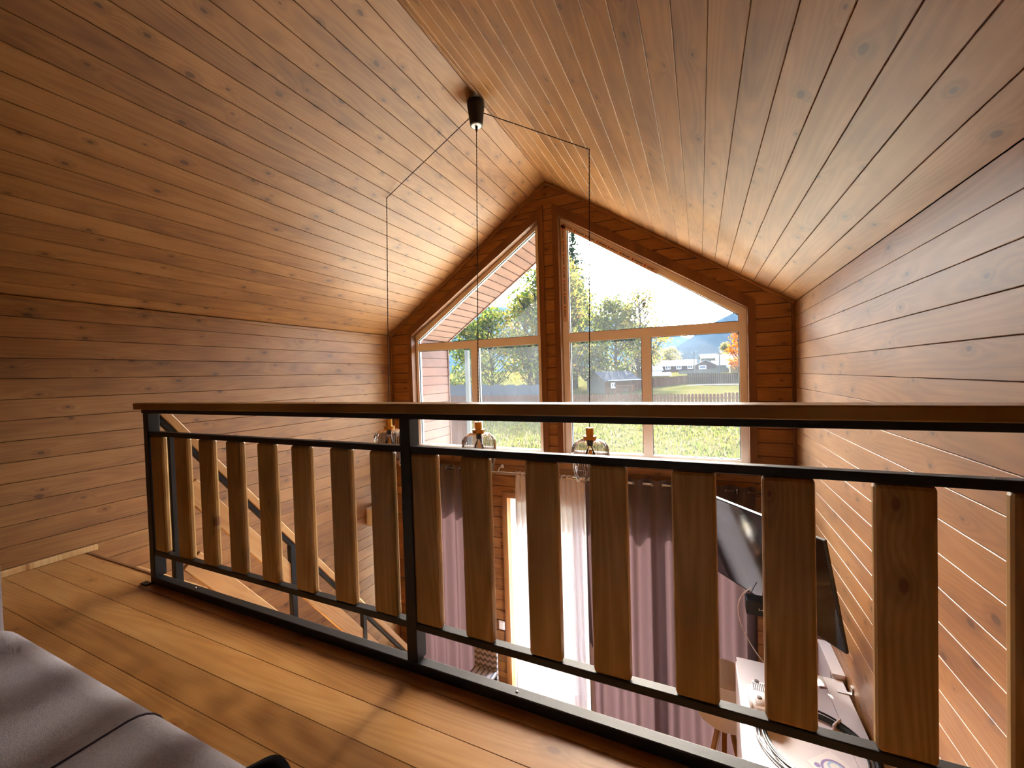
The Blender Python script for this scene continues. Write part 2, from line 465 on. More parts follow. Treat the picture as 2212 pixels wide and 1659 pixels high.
# ---- terrace side wall beyond the gable (left), boarded
wing = tag(box('wall_terrace', XL - 0.16, XL - PT - 0.001, YG + 0.2, YO, ZOUT, ZE - 0.0, M['stain_dk']), 'boarded terrace side wall beyond the gable', kind='structure')
z = ZE
while z > ZOUT:
    plank(wing, (XL, (YG + 0.2 + YO) / 2, z - PITCHW * 1.1 / 2), (0, 1, 0), (0, 0, 1), YO - YG - 0.2, PITCHW * 1.1, M['outwood'], ch=0.006, gap=0.004)
    z -= PITCHW * 1.1
box('corner_board', XL - 0.16, XL + 0.02, YO, YO + 0.02, ZOUT, ZE, M['outwood'], wing)

# ---- trims
def trim(i, a, b, w, t, wd, mat=None, label='stained wooden trim'):
    return tag(beam('trim_%d' % i, a, b, w, t, wd, mat or M['stain_dk'], None, 0.004), label, kind='structure')
trim(1, (XL + 0.014, YG - 0.014, ZF), (XL + 0.014, YG - 0.014, ZE), 0.028, 0.028, (1, 0, 0), label='corner bead between left wall and gable')
trim(2, (XR - 0.014, YG - 0.014, ZF), (XR - 0.014, YG - 0.014, ZE), 0.028, 0.028, (1, 0, 0), label='corner bead between right wall and gable')
nl = Vector((SL, 0, -1)).normalized(); nr = Vector((-SL, 0, -1)).normalized()
oL = nl * 0.012; oR = nr * 0.012
trim(3, Vector((XL, YG - 0.02, ZE)) + oL, Vector((XC, YG - 0.02, ZR)) + oL, 0.04, 0.024, (0, 1, 0), M['stain'], label='bead along the left slope of the gable')
trim(4, Vector((XR, YG - 0.02, ZE)) + oR, Vector((XC, YG - 0.02, ZR)) + oR, 0.04, 0.024, (0, 1, 0), M['stain'], label='bead along the right slope of the gable')
trim(5, (XL + 0.010, YB, ZE - 0.016), (XL + 0.010, YG - 0.03, ZE - 0.016), 0.03, 0.02, (0, 0, 1), M['stain'], 'bead under the left eaves')
trim(6, Vector((XC, YB, ZR)) + nr * 0.004 + Vector((0.035, 0, -0.035 * SL)), Vector((XC, YG - 0.04, ZR)) + nr * 0.004 + Vector((0.035, 0, -0.035 * SL)), 0.045, 0.008, (1, 0, -SL), M['stain'], 'flat strip along the ridge')

# ---- upper windows
def ring_prism(bm, outer, inner, y0, y1):
    n = len(outer); V = []
    for poly in (outer, inner):
        V.append([[bm.verts.new((x, y, z)) for x, z in poly] for y in (y0, y1)])
    (o0, o1), (i0, i1) = V
    for k in range(n):
        j = (k + 1) % n
        bm.faces.new((o0[k], o0[j], i0[j], i0[k])); bm.faces.new((o1[j], o1[k], i1[k], i1[j]))
        bm.faces.new((o0[j], o0[k], o1[k], o1[j])); bm.faces.new((i0[k], i0[j], i1[j], i1[k]))
def inset(poly, d):
    cx = sum(p[0] for p in poly) / len(poly); cz = sum(p[1] for p in poly) / len(poly); n = len(poly); lines = []
    for i in range(n):
        (x0, z0), (x1, z1) = poly[i], poly[(i + 1) % n]
        nx, nz = -(z1 - z0), x1 - x0; l = math.hypot(nx, nz); nx /= l; nz /= l
        if (cx - x0) * nx + (cz - z0) * nz < 0: nx, nz = -nx, -nz
        lines.append((nx, nz, nx * (x0 + nx * d) + nz * (z0 + nz * d)))
    out = []
    for i in range(n):
        a, b = lines[i - 1], lines[i]; det = a[0] * b[1] - a[1] * b[0]
        out.append(((a[2] * b[1] - a[1] * b[2]) / det, (a[0] * b[2] - a[2] * b[0]) / det))
    return out
FY0, FY1 = YG + 0.085, YG + 0.155
def flat(bm, poly, y):
    bm.faces.new([bm.verts.new((x, y, z)) for x, z in poly])
def window(name, label, outer, gl, trz, mul, panes, cas):
    w = tag(bpy.data.objects.new(name, None), label, kind='structure'); COL.objects.link(w)
    bm = bmesh.new(); ring_prism(bm, outer, gl, FY0, FY1); obj('frame', bm, M['pvc'], w)
    bm = bmesh.new(); prism(bm, [(gl[0][0], trz[0]), (gl[1][0], trz[0]), (gl[1][0], trz[1]), (gl[0][0], trz[1])], FY0 + 0.002, FY1 - 0.002); obj('transom', bm, M['pvc'], w)
    if mul:
        bm = bmesh.new(); prism(bm, [(mul[0], gl[0][1]), (mul[1], gl[0][1]), (mul[1], trz[0]), (mul[0], trz[0])], FY0 + 0.002, FY1 - 0.002); obj('mullion', bm, M['pvc'], w)
    for p in panes:
        bm = bmesh.new(); flat(bm, p, YG + 0.118); pn = obj('pane', bm, M['glass'], w)
        bm = bmesh.new(); ring_prism(bm, p, inset(p, 0.007), YG + 0.100, YG + 0.117); obj('gasket', bm, M['gasket'], pn)
    # wooden casing on the wall face and reveal lining
    bm = bmesh.new(); ring_prism(bm, cas, outer, YG - 0.016, YG); obj('casing', bm, M['stain_dk'], w)
    bm = bmesh.new(); ring_prism(bm, inset(outer, -0.003), inset(outer, 0.007), YG - 0.0165, FY0 - 0.0005); obj('reveal', bm, M['stain_dk'], w)
    return w
def casing_poly(o, side, top, bot):
    # o: bl, br, tr, tl
    p = inset(o, -side)
    q = inset(o, -top)
    return [(p[0][0], o[0][1] - bot), (p[1][0], o[1][1] - bot), (p[2][0], 0), (p[3][0], 0)], q
def make_casing(o, side, top, bot):
    (x0, z0), (x1, z1), (x2, z2), (x3, z3) = o
    m = (z3 - z2) / (x3 - x2); off = top * math.hypot(1, m)
    return [(x0 - side, z0 - bot), (x1 + side, z1 - bot), (x1 + side, z2 + m * side + off), (x0 - side, z2 + m * (x0 - side - x2) + off)]
oR_ = [(-1.485, 0.165), (0.445, 0.165), (0.445, 1.782), (-1.485, 3.045)]
oL_ = [(-3.660, 0.165), (-1.722, 0.165), (-1.722, 3.045), (-3.660, 1.782)]
gR_ = [(-1.400, 0.250), (0.368, 0.250), (0.368, 1.727), (-1.400, 2.915)]
gL_ = [(-3.612, 0.245), (-1.800, 0.245), (-1.800, 2.940), (-3.612, 1.705)]
win1 = window('window_1', 'tall left window with slanted top and white frame', oL_, gL_, (1.556, 1.658), (-2.759, -2.651),
    [[(-3.612, 1.658), (-1.800, 1.658), (-1.800, 2.940), (-3.612, 1.705)], [(-3.612, 0.245), (-2.759, 0.245), (-2.759, 1.556), (-3.612, 1.556)], [(-2.651, 0.245), (-1.800, 0.245), (-1.800, 1.556), (-2.651, 1.556)]], make_casing(oL_, 0.06, 0.09, 0.05))
win2 = window('window_2', 'tall right window with slanted top and white frame', oR_, gR_, (1.553, 1.658), (-0.582, -0.483),
    [[(-1.400, 1.658), (0.368, 1.658), (0.368, 1.727), (-1.400, 2.915)], [(-1.400, 0.250), (-0.582, 0.250), (-0.582, 1.553), (-1.400, 1.553)], [(-0.483, 0.250), (0.368, 0.250), (0.368, 1.553), (-0.483, 1.553)]], make_casing(oR_, 0.06, 0.09, 0.05))
for w_, x0, x1 in ((win1, -3.70, -1.70), (win2, -1.51, 0.48)):
    box('sill', x0, x1, YG - 0.07, FY0 + 0.01, 0.140, 0.166, M['pvc'], w_, 0.004)
# strip of protective film with tiny prints left on the right window frame
bm = bmesh.new()
fa, fb = Vector((-1.47, 0, 2.985)), Vector((-0.25, 0, 2.985 - 1.22 * 0.6545))
dirv = (fb - fa).normalized(); up = Vector((-dirv.z, 0, dirv.x))
def strip(bm, o, dv, uv, a, b, c, d, y):
    bm.faces.new([bm.verts.new((o + dv * s + uv * t_) * 1.0 + Vector((0, y, 0))) for s, t_ in ((a, c), (b, c), (b, d), (a, d))])
strip(bm, fa, dirv, up, 0.0, 1.3, -0.05, 0.012, FY0 - 0.001)
strip(bm, Vector((-1.445, 0, 2.95)), Vector((0, 0, -1)), Vector((1, 0, 0)), 0.0, 1.15, -0.03, 0.028, FY0 - 0.001)
film = obj('film', bm, M['film'], win2)
for mat_, kk in (('ink_red', 0), ('ink_grey', 1)):
    bm = bmesh.new(); rnd = random.Random(3)
    for i in range(8):
        s0 = 0.05 + i * 0.155
        if kk == 0: strip(bm, fa, dirv, up, s0, s0 + 0.016, -0.030, -0.008, FY0 - 0.002)
        else:
            x_ = s0 + 0.03
            for q in range(8):
                wq = rnd.uniform(0.006, 0.012); strip(bm, fa, dirv, up, x_, x_ + wq, -0.026, -0.026 + rnd.uniform(0.010, 0.018), FY0 - 0.002); x_ += wq + 0.003
    for i in range(7):
        s0 = 0.04 + i * 0.155; o_ = Vector((-1.445, 0, 2.95))
        if kk == 0: strip(bm, o_, Vector((0, 0, -1)), Vector((1, 0, 0)), s0, s0 + 0.016, -0.012, 0.010, FY0 - 0.002)
        else:
            x_ = s0 + 0.03
            for q in range(8):
                wq = rnd.uniform(0.006, 0.012); strip(bm, o_, Vector((0, 0, -1)), Vector((1, 0, 0)), x_, x_ + wq, -0.008, -0.008 + rnd.uniform(0.010, 0.018), FY0 - 0.002); x_ += wq + 0.003
    obj('printed_mark', bm, M[mat_], film)

# ---- ground-floor glazing behind the curtains
def glazed(name, label, x0, x1, z0, z1, muls, rail=None):
    w = tag(bpy.data.objects.new(name, None), label, kind='structure'); COL.objects.link(w)
    o = [(x0, z0), (x1, z0), (x1, z1), (x0, z1)]; f = 0.075
    g = inset(o, f)
    bm = bmesh.new(); ring_prism(bm, o, g, FY0, FY1); obj('frame', bm, M['pvc'], w)
    xs = [g[0][0]] + [v for m_ in muls for v in (m_ - 0.06, m_ + 0.06)] + [g[1][0]]
    for m_ in muls:
        box('mullion', m_ - 0.06, m_ + 0.06, FY0 + 0.002, FY1 - 0.002, g[0][1], g[2][1], M['pvc'], w)
    for a, b in zip(xs[::2], xs[1::2]):
        p = [(a, g[0][1]), (b, g[0][1]), (b, g[2][1]), (a, g[2][1])]
        bm = bmesh.new(); flat(bm, p, YG + 0.118); pn = obj('pane', bm, M['glass_low'], w)
        bm = bmesh.new(); ring_prism(bm, p, inset(p, 0.007), YG + 0.100, YG + 0.117); obj('gasket', bm, M['gasket'], pn)
    c = [(x0 - 0.065, z0 - (0.06 if rail else 0)), (x1 + 0.065, z0 - (0.06 if rail else 0)), (x1 + 0.065, z1 + 0.065), (x0 - 0.065, z1 + 0.065)]
    bm = bmesh.new()
    xa, xb, zc = x0 + 0.005, x1 - 0.005, z1 - 0.005
    for poly in ([c[0], (xa, c[0][1]), (xa, zc), (c[3][0], c[3][1])], [(xb, c[1][1]), c[1], c[2], (xb, zc)], [(xa, zc), (xb, zc), c[2], c[3]]):
        prism(bm, poly, YG - 0.016, FY0 - 0.0005)
    if rail: prism(bm, [c[0], c[1], (xb, z0 + 0.005), (xa, z0 + 0.005)], YG - 0.016, FY0 - 0.0005)
    obj('casing', bm, M['stain'], w)
    return w
glazed('door_1', 'white framed glazed terrace door behind the curtains', DOOR_X0, DOOR_X1, ZF + 0.02, DOOR_Z, [-1.36, -0.48])
glazed('window_3', 'white framed ground-floor window behind the left curtain', LOWW_X0, LOWW_X1, LOWW_Z0, DOOR_Z, [], True)

# ---- floors
FLOOR_Y = 1.372
floor = tag(box('floor', XL, XR, YB - 0.02, FLOOR_Y - 0.02, -0.26, -PT - 0.001, M['subfloor']), 'pine board floor of the loft', kind='structure')
y = 1.2405 + PITCHW
edges = [FLOOR_Y]
yy = 1.2405
while yy > YB: edges.append(yy); yy -= PITCHW
edges.append(YB)
for a, b in zip(edges, edges[1:]):
    plank(floor, ((XL + XR) / 2, (a + b) / 2, 0.0), (1, 0, 0), (0, 1, 0), XR - XL, a - b, M['pine_floor'], ch=0.001, gap=0.0006)
box('edge_board', XL + 0.02, XR, FLOOR_Y - 0.018, FLOOR_Y + 0.002, -0.26, 0.004, M['stain_dk'], floor, 0.003)
floor_g = tag(box('floor_ground', XL - 0.2, XR + 0.2, YB - 0.2, YG + 0.2, ZF - 0.25, ZF - PT - 0.001, M['subfloor']), 'board floor of the ground storey', kind='structure')
xx = XL
while xx < XR:
    x2 = min(xx + 0.19, XR)
    plank(floor_g, ((xx + x2) / 2, (YB + YG) / 2, ZF), (0, -1, 0), (1, 0, 0), YG - YB, x2 - xx, M['pine_floor'])
    xx += 0.19
bb = tag(box('baseboard_left', XL, XL + 0.022, YB, FLOOR_Y + 0.05, 0.0, 0.042, M['pine_light'], None, 0.006), 'pale pine baseboard along the left loft wall', kind='structure')

# ================================================================== RAILING
RY = 1.292
rail = empty('loft_railing', (-1.1, RY + 0.03, 0)); tag(rail, 'black metal loft railing with wooden balusters and wooden handrail', 'railing')
box('base_beam', -3.015, XR, RY, RY + 0.045, 0.0, 0.042, M['black'], rail, 0.004)
for x0 in (-3.015, -1.095): 
    box('post', x0, x0 + 0.05, RY, RY + 0.062, 0.042, 1.022, M['black'], rail, 0.004)
box('foot_plate', -3.06, -3.0, RY - 0.03, RY + 0.0, 0.0, 0.008, M['black'], rail)
box('top_bar', -3.03, XR, RY, RY + 0.04, 1.022, 1.046, M['black'], rail, 0.003)
for a, b in ((-2.965, -1.095), (-1.045, XR)):
    box('upper_bar', a, b, RY + 0.004, RY + 0.040, 0.888, 0.914, M['black'], rail, 0.003)
    box('lower_bar', a, b, RY + 0.004, RY + 0.040, 0.176, 0.204, M['black'], rail, 0.003)
bl = [-2.960, -2.714, -2.480, -2.240, -1.990, -1.745, -1.495, -1.265, -1.050, -0.820, -0.560, -0.334, -0.084, 0.150, 0.391, 0.635]
for x in bl:
    beam('baluster', (x + 0.061, RY + 0.022, 0.204), (x + 0.061, RY + 0.022, 0.888), 0.121, 0.036, (1, 0, 0), M['pine'], rail, 0.012, share=True)
beam('handrail', (-3.055, RY + 0.022, 1.0655), (XR, RY + 0.022, 1.0655), 0.10, 0.039, (0, 1, 0), M['pine'], rail, 0.005)
# screw heads on the base beam
for x in (-2.6, -0.62, 0.3):
    bm = bmesh.new(); lathe(bm, [(0.0055, 0), (0.005, 0.002), (0.0005, 0.0022)], 10, loc=(x, RY + 0.022, 0.042)); obj('screw', bm, M['steel'], rail, smooth=True)

# ================================================================== STAIR
st = empty('staircase', (-3.5, 2.8, ZF)); tag(st, 'steep wooden staircase along the left wall with black metal handrail frame', 'staircase')
KS = 1.31
zr_ = lambda y: 1.02 - KS * (y - 1.37)
SX = -3.0
ye = 1.37 + (1.02 - (ZF + 0.98)) / KS
beam('handrail', (SX, 1.36, zr_(1.36) + 0.015), (SX, ye, zr_(ye) + 0.015), 0.055, 0.05, (1, 0, 0), M['pine_light'], st, 0.006)
beam('rail_bar', (SX, 1.36, zr_(1.36) - 0.045), (SX, ye, zr_(ye) - 0.045), 0.04, 0.035, (1, 0, 0), M['black'], st, 0.003)
for o0, o1 in ((0.215, 0.415), (0.690, 0.900)):
    om = (o0 + o1) / 2; wv = (o1 - o0) / math.hypot(1, KS)
    beam('guard_board', (SX, 1.50, zr_(1.50) - om), (SX, ye, zr_(ye) - om), wv, 0.03, (0, 0, 1), M['pine_light'], st, 0.006)
for py in (1.425, 2.205, 2.93, 3.56):
    zt = zr_(py) - 0.05
    box('post', SX - 0.022, SX + 0.022, py - 0.022, py + 0.022, max(ZF, zt - 1.12), zt, M['black'], st, 0.003)
for sx in (SX - 0.04, XL + 0.05):
    beam('stringer', (sx, 1.40, -0.22), (sx, 1.40 + (2.62) / KS, ZF + 0.02), 0.18, 0.045, (0, 0, 1), M['pine_light'], st, 0.004)
ns = 13
for k in range(ns):
    zt = -0.22 * (k + 1) + 0.0
    yt = 1.46 + k * 0.22 / KS
    if zt < ZF + 0.1: break
    beam('tread', (XL + 0.075, yt + 0.06, zt), (SX - 0.065, yt + 0.06, zt), 0.22, 0.04, (0, 1, 0), M['pine_light'], st, 0.004)

# ================================================================== PENDANT LIGHT
pl = empty('pendant_light', (XC, 2.97, ZR)); tag(pl, 'three-arm pendant light with ribbed smoked glass shades and dark cords', 'pendant light')
CX_, CY_ = -1.604, 2.955
bm = bmesh.new(); lathe(bm, [(0.030, 3.41), (0.068, 3.395), (0.070, 3.36), (0.062, 3.30), (0.050, 3.205), (0.043, 3.203)], 32, close=True, loc=(CX_, CY_, 0)); can = obj('canopy', bm, M['black_matt'], pl, smooth=False)
bm = bmesh.new(); lathe(bm, [(0.043, 3.2035), (0.040, 3.200), (0.012, 3.2005)], 32, close=True, loc=(CX_, CY_, 0)); obj('cap', bm, M['white'], can)
bm = bmesh.new(); lathe(bm, [(0.011, 3.2), (0.009, 3.17), (0.004, 3.155)], 12, close=True, loc=(CX_, CY_, 0)); obj('cord_grip', bm, M['black_matt'], can)
def cord(pts, r=0.0042):
    # two twisted strands
    bm = bmesh.new(); P = [Vector(p) for p in pts]
    for ph in (0, math.pi):
        out = []; acc = 0
        for a, b in zip(P, P[1:]):
            d = (b - a); L = d.length; d.normalize(); s_ = d.orthogonal().normalized(); t_ = d.cross(s_); n = max(2, int(L / 0.012))
            for i in range(n + 1):
                q = acc + L * i / n
                an = q * 2 * math.pi / 0.06 + ph
                out.append(a + d * (L * i / n) + (s_ * math.cos(an) + t_ * math.sin(an)) * r * 0.45)
            acc += L
        tube(bm, out, r * 0.62, 5)
    return obj('cord', bm, M['cord'], pl, smooth=True)
HL, HR = Vector((-2.53, 2.931, 2.808)), Vector((-0.709, 3.031, 2.826))
def lamp(x, y, zt):
    bm = bmesh.new(); lathe(bm, [(0.004, zt + 0.002), (0.029, zt), (0.029, zt - 0.060), (0.050, zt - 0.061), (0.050, zt - 0.088), (0.034, zt - 0.090)], 32, close=True, loc=(x, y, 0)); cp = obj('lamp_cap', bm, M['brass'], pl)
    zs_ = zt - 0.088
    prof = [(0.046, 0.0), (0.080, -0.006), (0.110, -0.024), (0.130, -0.055), (0.1365, -0.095), (0.1355, -0.145), (0.129, -0.205), (0.117, -0.265), (0.106, -0.305), (0.104, -0.309)]
    bm = bmesh.new(); lathe(bm, prof, 192, ribs=44, amp=0.04, loc=(x, y, zs_)); obj('shade', bm, M['smoke'], pl, smooth=True)
    bm = bmesh.new(); lathe(bm, [(0.020, 0), (0.022, -0.035), (0.020, -0.05)], 20, close=True, loc=(x, y, zs_)); so = obj('socket', bm, M['black_matt'], pl)
    bm = bmesh.new(); lathe(bm, [(0.012, -0.05), (0.022, -0.075), (0.035, -0.105), (0.040, -0.135), (0.034, -0.165), (0.018, -0.183), (0.002, -0.188)], 20, loc=(x, y, zs_)); bu = obj('bulb', bm, M['bulb'], pl, smooth=True)
    bm = bmesh.new()
    for k in range(6):
        a = k * math.pi / 3; tube(bm, [(x + 0.008 * math.cos(a), y + 0.008 * math.sin(a), zs_ - 0.075), (x + 0.013 * math.cos(a), y + 0.013 * math.sin(a), zs_ - 0.145)], 0.0034, 5)
    obj('filament', bm, M['filament'], bu)
for (x, y, zt, path) in ((-1.645, 2.905, 0.812, [(CX_, CY_, 3.16), (-1.645, 2.905, 0.812)]),
                   (-2.597, 2.931, 0.812, [(CX_ - 0.05, CY_ - 0.02, 3.27), HL, (-2.597, 2.931, 0.812)]),
                   (-0.760, 3.031, 0.772, [(CX_ + 0.06, CY_ + 0.02, 3.30), HR, (-0.760, 3.031, 0.772)])):
    lamp(x, y, zt); cord(path)
for h, n_ in ((HL, nl), (HR, nr)):
    bm = bmesh.new(); tube(bm, [h - n_ * 0.02, h - n_ * 0.004, h + Vector((0.006, 0, -0.006)), h + Vector((0, 0, -0.012)), h + Vector((-0.006, 0, -0.004))], 0.0018, 6); obj('hook', bm, M['steel'], pl)

# ================================================================== SOFA + GARMENT
so = empty('sofa', (-0.9, -0.1, 0)); tag(so, 'grey upholstered sofa in the loft corner', 'sofa')
SEATZ, SFY = 0.405, 0.50
def cushion(name, x0, x1, y0, y1, z0, z1, r, parent, mat):
    bm = bmesh.new(); add_box(bm, x0, x1, y0, y1, z0, z1)
    bmesh.ops.bevel(bm, geom=list(bm.edges), offset=r, segments=6, affect='EDGES', profile=0.5)
    return obj(name, bm, mat, parent, smooth=True)
cu = cushion('seat_cushion', -2.12, 0.62, -0.35, SFY + 0.03, 0.20, SEATZ + 0.012, 0.07, so, M['sofa'])
for b in (-1.205, -0.30):
    bm = bmesh.new(); r7 = 0.07; yc, zc = SFY + 0.03 - r7, SEATZ + 0.012 - r7
    tube(bm, [(b, -0.28, SEATZ + 0.012), (b, yc, SEATZ + 0.012)] + [(b, yc + r7 * math.sin(a * math.pi / 12), zc + r7 * math.cos(a * math.pi / 12)) for a in range(1, 7)] + [(b, SFY + 0.03, 0.25)], 0.0032, 6)
    obj('seam', bm, M['sofa_seam'], cu, smooth=True)
cushion('base', -2.12, 0.62, -0.45, SFY, 0.05, 0.22, 0.02, so, M['sofa'])
cushion('backrest', -2.12, 0.62, -0.75, -0.35, 0.05, 0.80, 0.08, so, M['sofa'])
cushion('armrest', -2.40, -2.125, -0.75, SFY + 0.02, 0.05, 0.64, 0.05, so, M['sofa'])
cushion('armrest', 0.625, 0.80, -0.75, SFY + 0.02, 0.05, 0.64, 0.05, so, M['sofa'])
for x in (-2.3, 0.72):
    for y in (-0.65, 0.42):
        bm = bmesh.new(); lathe(bm, [(0.02, 0), (0.025, 0.055)], 12, close=True, loc=(x, y, 0)); obj('leg', bm, M['black_matt'], so)
# black garment lying over the sofa edge
bm = bmesh.new(); rnd = random.Random(5)
G = 26
gv = {}
for i in range(G + 1):
    for j in range(G + 1):
        u, v = i / G, j / G
        x = -0.80 + u * 0.36; y = 0.10 + v * 0.40
        lump = 0.038 + 0.024 * math.sin(math.pi * min(1, u * 1.15)) * math.sin(math.pi * min(1, v * 1.0)) ** 0.5 + 0.018 * math.sin(9 * u + 5 * v) + 0.012 * math.sin(17 * v - 6 * u)
        ridge = 0.028 * math.exp(-((u - 0.72) / 0.16) ** 2) * math.exp(-((v - 0.92) / 0.28) ** 2)
        z = SEATZ + 0.012 + max(0.006, lump) + ridge
        if v > 0.93: z -= (v - 0.93) * 1.8
        if u < 0.05 or u > 0.95 or v < 0.05: z = SEATZ + 0.016
        gv[i, j] = bm.verts.new((x + 0.03 * math.sin(v * 5), y + 0.02 * math.sin(u * 6), z))
for i in range(G):
    for j in range(G): bm.faces.new((gv[i, j], gv[i + 1, j], gv[i + 1, j + 1], gv[i, j + 1]))
r_ = bmesh.ops.extrude_face_region(bm, geom=list(bm.faces))
for v in [g for g in r_['geom'] if isinstance(g, bmesh.types.BMVert)]: v.co.z -= 0.006
tag(obj('garment', bm, M['garment'], None, smooth=True), 'black crumpled garment lying on the front edge of the grey sofa', 'garment')

# ================================================================== CURTAINS + ROD
ROD_Z, ROD_Y = -0.02, 4.515
rod = empty('curtain_rod', (-1.6, ROD_Y, ROD_Z)); tag(rod, 'silver curtain rod on the gable wall below the windows', 'curtain rod')
bm = bmesh.new(); tube(bm, [(-3.80, ROD_Y, ROD_Z), (0.58, ROD_Y, ROD_Z)], 0.0155, 16); obj('pole', bm, M['steel'], rod, smooth=True)
for x in (-3.82, 0.60):
    bm = bmesh.new(); bmesh.ops.create_uvsphere(bm, u_segments=16, v_segments=10, radius=0.024, matrix=Matrix.Translation((x, ROD_Y, ROD_Z))); obj('finial', bm, M['steel'], rod, smooth=True)
for x in (-3.78, -2.30, 0.55):
    bm = bmesh.new(); tube(bm, [(x, ROD_Y, ROD_Z - 0.0), (x, ROD_Y + 0.04, ROD_Z + 0.045), (x, YG - 0.005, ROD_Z + 0.05)], 0.008, 10); lathe(bm, [(0.024, 0), (0.024, 0.006)], 16, close=True, loc=(0, 0, 0))
    for v in bm.verts[-32:] if False else list(bm.verts)[-32:]:
        v.co = Vector((x + v.co.x, YG - 0.001 - v.co.z, ROD_Z + 0.05 + v.co.y))
    obj('bracket', bm, M['white'], rod, smooth=False)
def curtain(name, label, x0, x1, ph, per, amp, ztop, zbot, mat, eyelets=True, flare=0.0, dx=0.012):
    c = empty(name, ((x0 + x1) / 2, ROD_Y, zbot)); tag(c, label, 'curtain')
    bm = bmesh.new(); nx = int((x1 - x0) / dx); nz = 26; g = {}
    rnd = random.Random(int(abs(x0 * 100)))
    jit = [rnd.uniform(-1, 1) for _ in range(40)]
    for i in range(nx + 1):
        x = x0 + (x1 - x0) * i / nx
        for j in range(nz + 1):
            t = j / nz; z = ztop + (zbot - ztop) * t
            k = jit[int((x - x0) / per) % 40]
            a = amp * (1 + 0.35 * t * k)
            yy = ROD_Y + a * math.cos(2 * math.pi * (x - ph) / per + 0.35 * t * k)
            if t > 0.02: yy += 0.012 * t * math.sin(23 * x + 3 * t)
            g[i, j] = bm.verts.new((x + flare * t * ((x - (x0 + x1) / 2) / (x1 - x0)) , yy, z))
    for i in range(nx):
        for j in range(nz): bm.faces.new((g[i, j], g[i + 1, j], g[i + 1, j + 1], g[i, j + 1]))
    obj('drape', bm, mat, c, smooth=True)
    if eyelets:
        x = ph + math.floor((x0 - ph) / per) * per
        while x < x1:
            for q in (-0.25, 0.25):
                xe = x + q * per
                if x0 + 0.02 < xe < x1 - 0.02:
                    bm = bmesh.new(); pts = [(xe, ROD_Y + 0.026 * math.cos(a * math.pi / 8), ROD_Z + 0.026 * math.sin(a * math.pi / 8)) for a in range(17)]
                    tube(bm, pts, 0.004, 6, cap=False); obj('eyelet', bm, M['steel'], c, smooth=True)
            x += per
    return c
curtain('curtain', 'mauve grey eyelet curtain hanging left of the white sheer', -3.62, -2.47, -3.0, 0.2, 0.045, 0.035, ZF + 0.03, M['curtain'])
curtain('curtain', 'mauve grey eyelet curtain hanging right of the white sheer', -1.19, 0.47, -0.523, 0.196, 0.045, 0.035, ZF + 0.03, M['curtain'])
curtain('sheer_curtain', 'white sheer curtain bunched over the terrace door', -2.07, -1.20, -2.0, 0.062, 0.022, 0.012, ZF + 0.04, M['sheer'], eyelets=False, flare=0.12, dx=0.006)

# ================================================================== TELEVISION
TD = Vector((-0.613, 0.790, 0)).normalized(); TN = Vector((-0.790, -0.613, 0)).normalized()
tl_ = math.radians(12.6); TU = (Vector((0, 0, 1)) * math.cos(tl_) + TN * math.sin(tl_)).normalized()
TNN = TD.cross(TU) * -1
if TNN.dot(TN) < 0: TNN = -TNN
BR = Vector((0.80, 3.129, -0.617)); TW, TH = 1.24, 0.7536
tv = empty('television', (0.5, 3.3, -0.5)); tag(tv, 'wide flat black television tilted out from the right wall', 'television')
c = BR + TD * TW / 2 + TU * TH / 2
TM = Matrix(((TD.x, TU.x, TNN.x, c.x), (TD.y, TU.y, TNN.y, c.y), (TD.z, TU.z, TNN.z, c.z), (0, 0, 0, 1)))
bm = bmesh.new(); add_box(bm, -TW / 2, TW / 2, -TH / 2, TH / 2, -0.022, 0.0, 0.003); obj('housing', bm, M['black_matt'], tv, TM)
bm = bmesh.new(); add_box(bm, -TW / 2 + 0.010, TW / 2 - 0.010, -TH / 2 + 0.014, TH / 2 - 0.010, -0.003, 0.0012); obj('screen', bm, M['screen'], tv, TM)
bm = bmesh.new(); add_box(bm, -TW * 0.3, TW * 0.3, -TH * 0.38, TH * 0.1, -0.055, -0.021, 0.008); obj('back_cover', bm, M['black_matt'], tv, TM)
pb = TM @ Vector((0.10, -0.10, -0.055))
bm = bmesh.new(); tube(bm, [pb, pb + Vector((0.12, 0.10, 0)), Vector((XR - 0.02, pb.y + 0.16, pb.z))], 0.022, 10); obj('wall_arm', bm, M['black'], tv)
bm = bmesh.new(); add_box(bm, XR - 0.022, XR - 0.001, pb.y + 0.09, pb.y + 0.23, pb.z - 0.13, pb.z + 0.13, 0.002); obj('wall_plate', bm, M['black'], tv)
# set-top box hung below the television
sb = empty('set_top_box', (0.38, 3.56, -0.676)); tag(sb, 'small black set-top box hanging under the television', 'set-top box')
bm = bmesh.new(); add_box(bm, 0.288, 0.478, 3.50, 3.62, -0.678, -0.572, 0.008); obj('body', bm, M['black_matt'], sb)
bm = bmesh.new(); add_box(bm, 0.370, 0.376, 3.4985, 3.5, -0.632, -0.617); add_box(bm, 0.376, 0.382, 3.4985, 3.5, -0.632, -0.626); add_box(bm, 0.387, 0.405, 3.4985, 3.5, -0.631, -0.624); obj('printed_mark', bm, M['white'], sb)
bm = bmesh.new(); tube(bm, [(0.31, 3.56, -0.575), (0.325, 3.53, -0.52), (0.36, 3.50, -0.42)], 0.003, 6); obj('strap', bm, M['black_matt'], sb)
bm = bmesh.new(); tube(bm, [(0.42, 3.56, -0.575), (0.43, 3.55, -0.50), (0.42, 3.50, -0.40)], 0.003, 6); obj('strap', bm, M['black_matt'], sb)
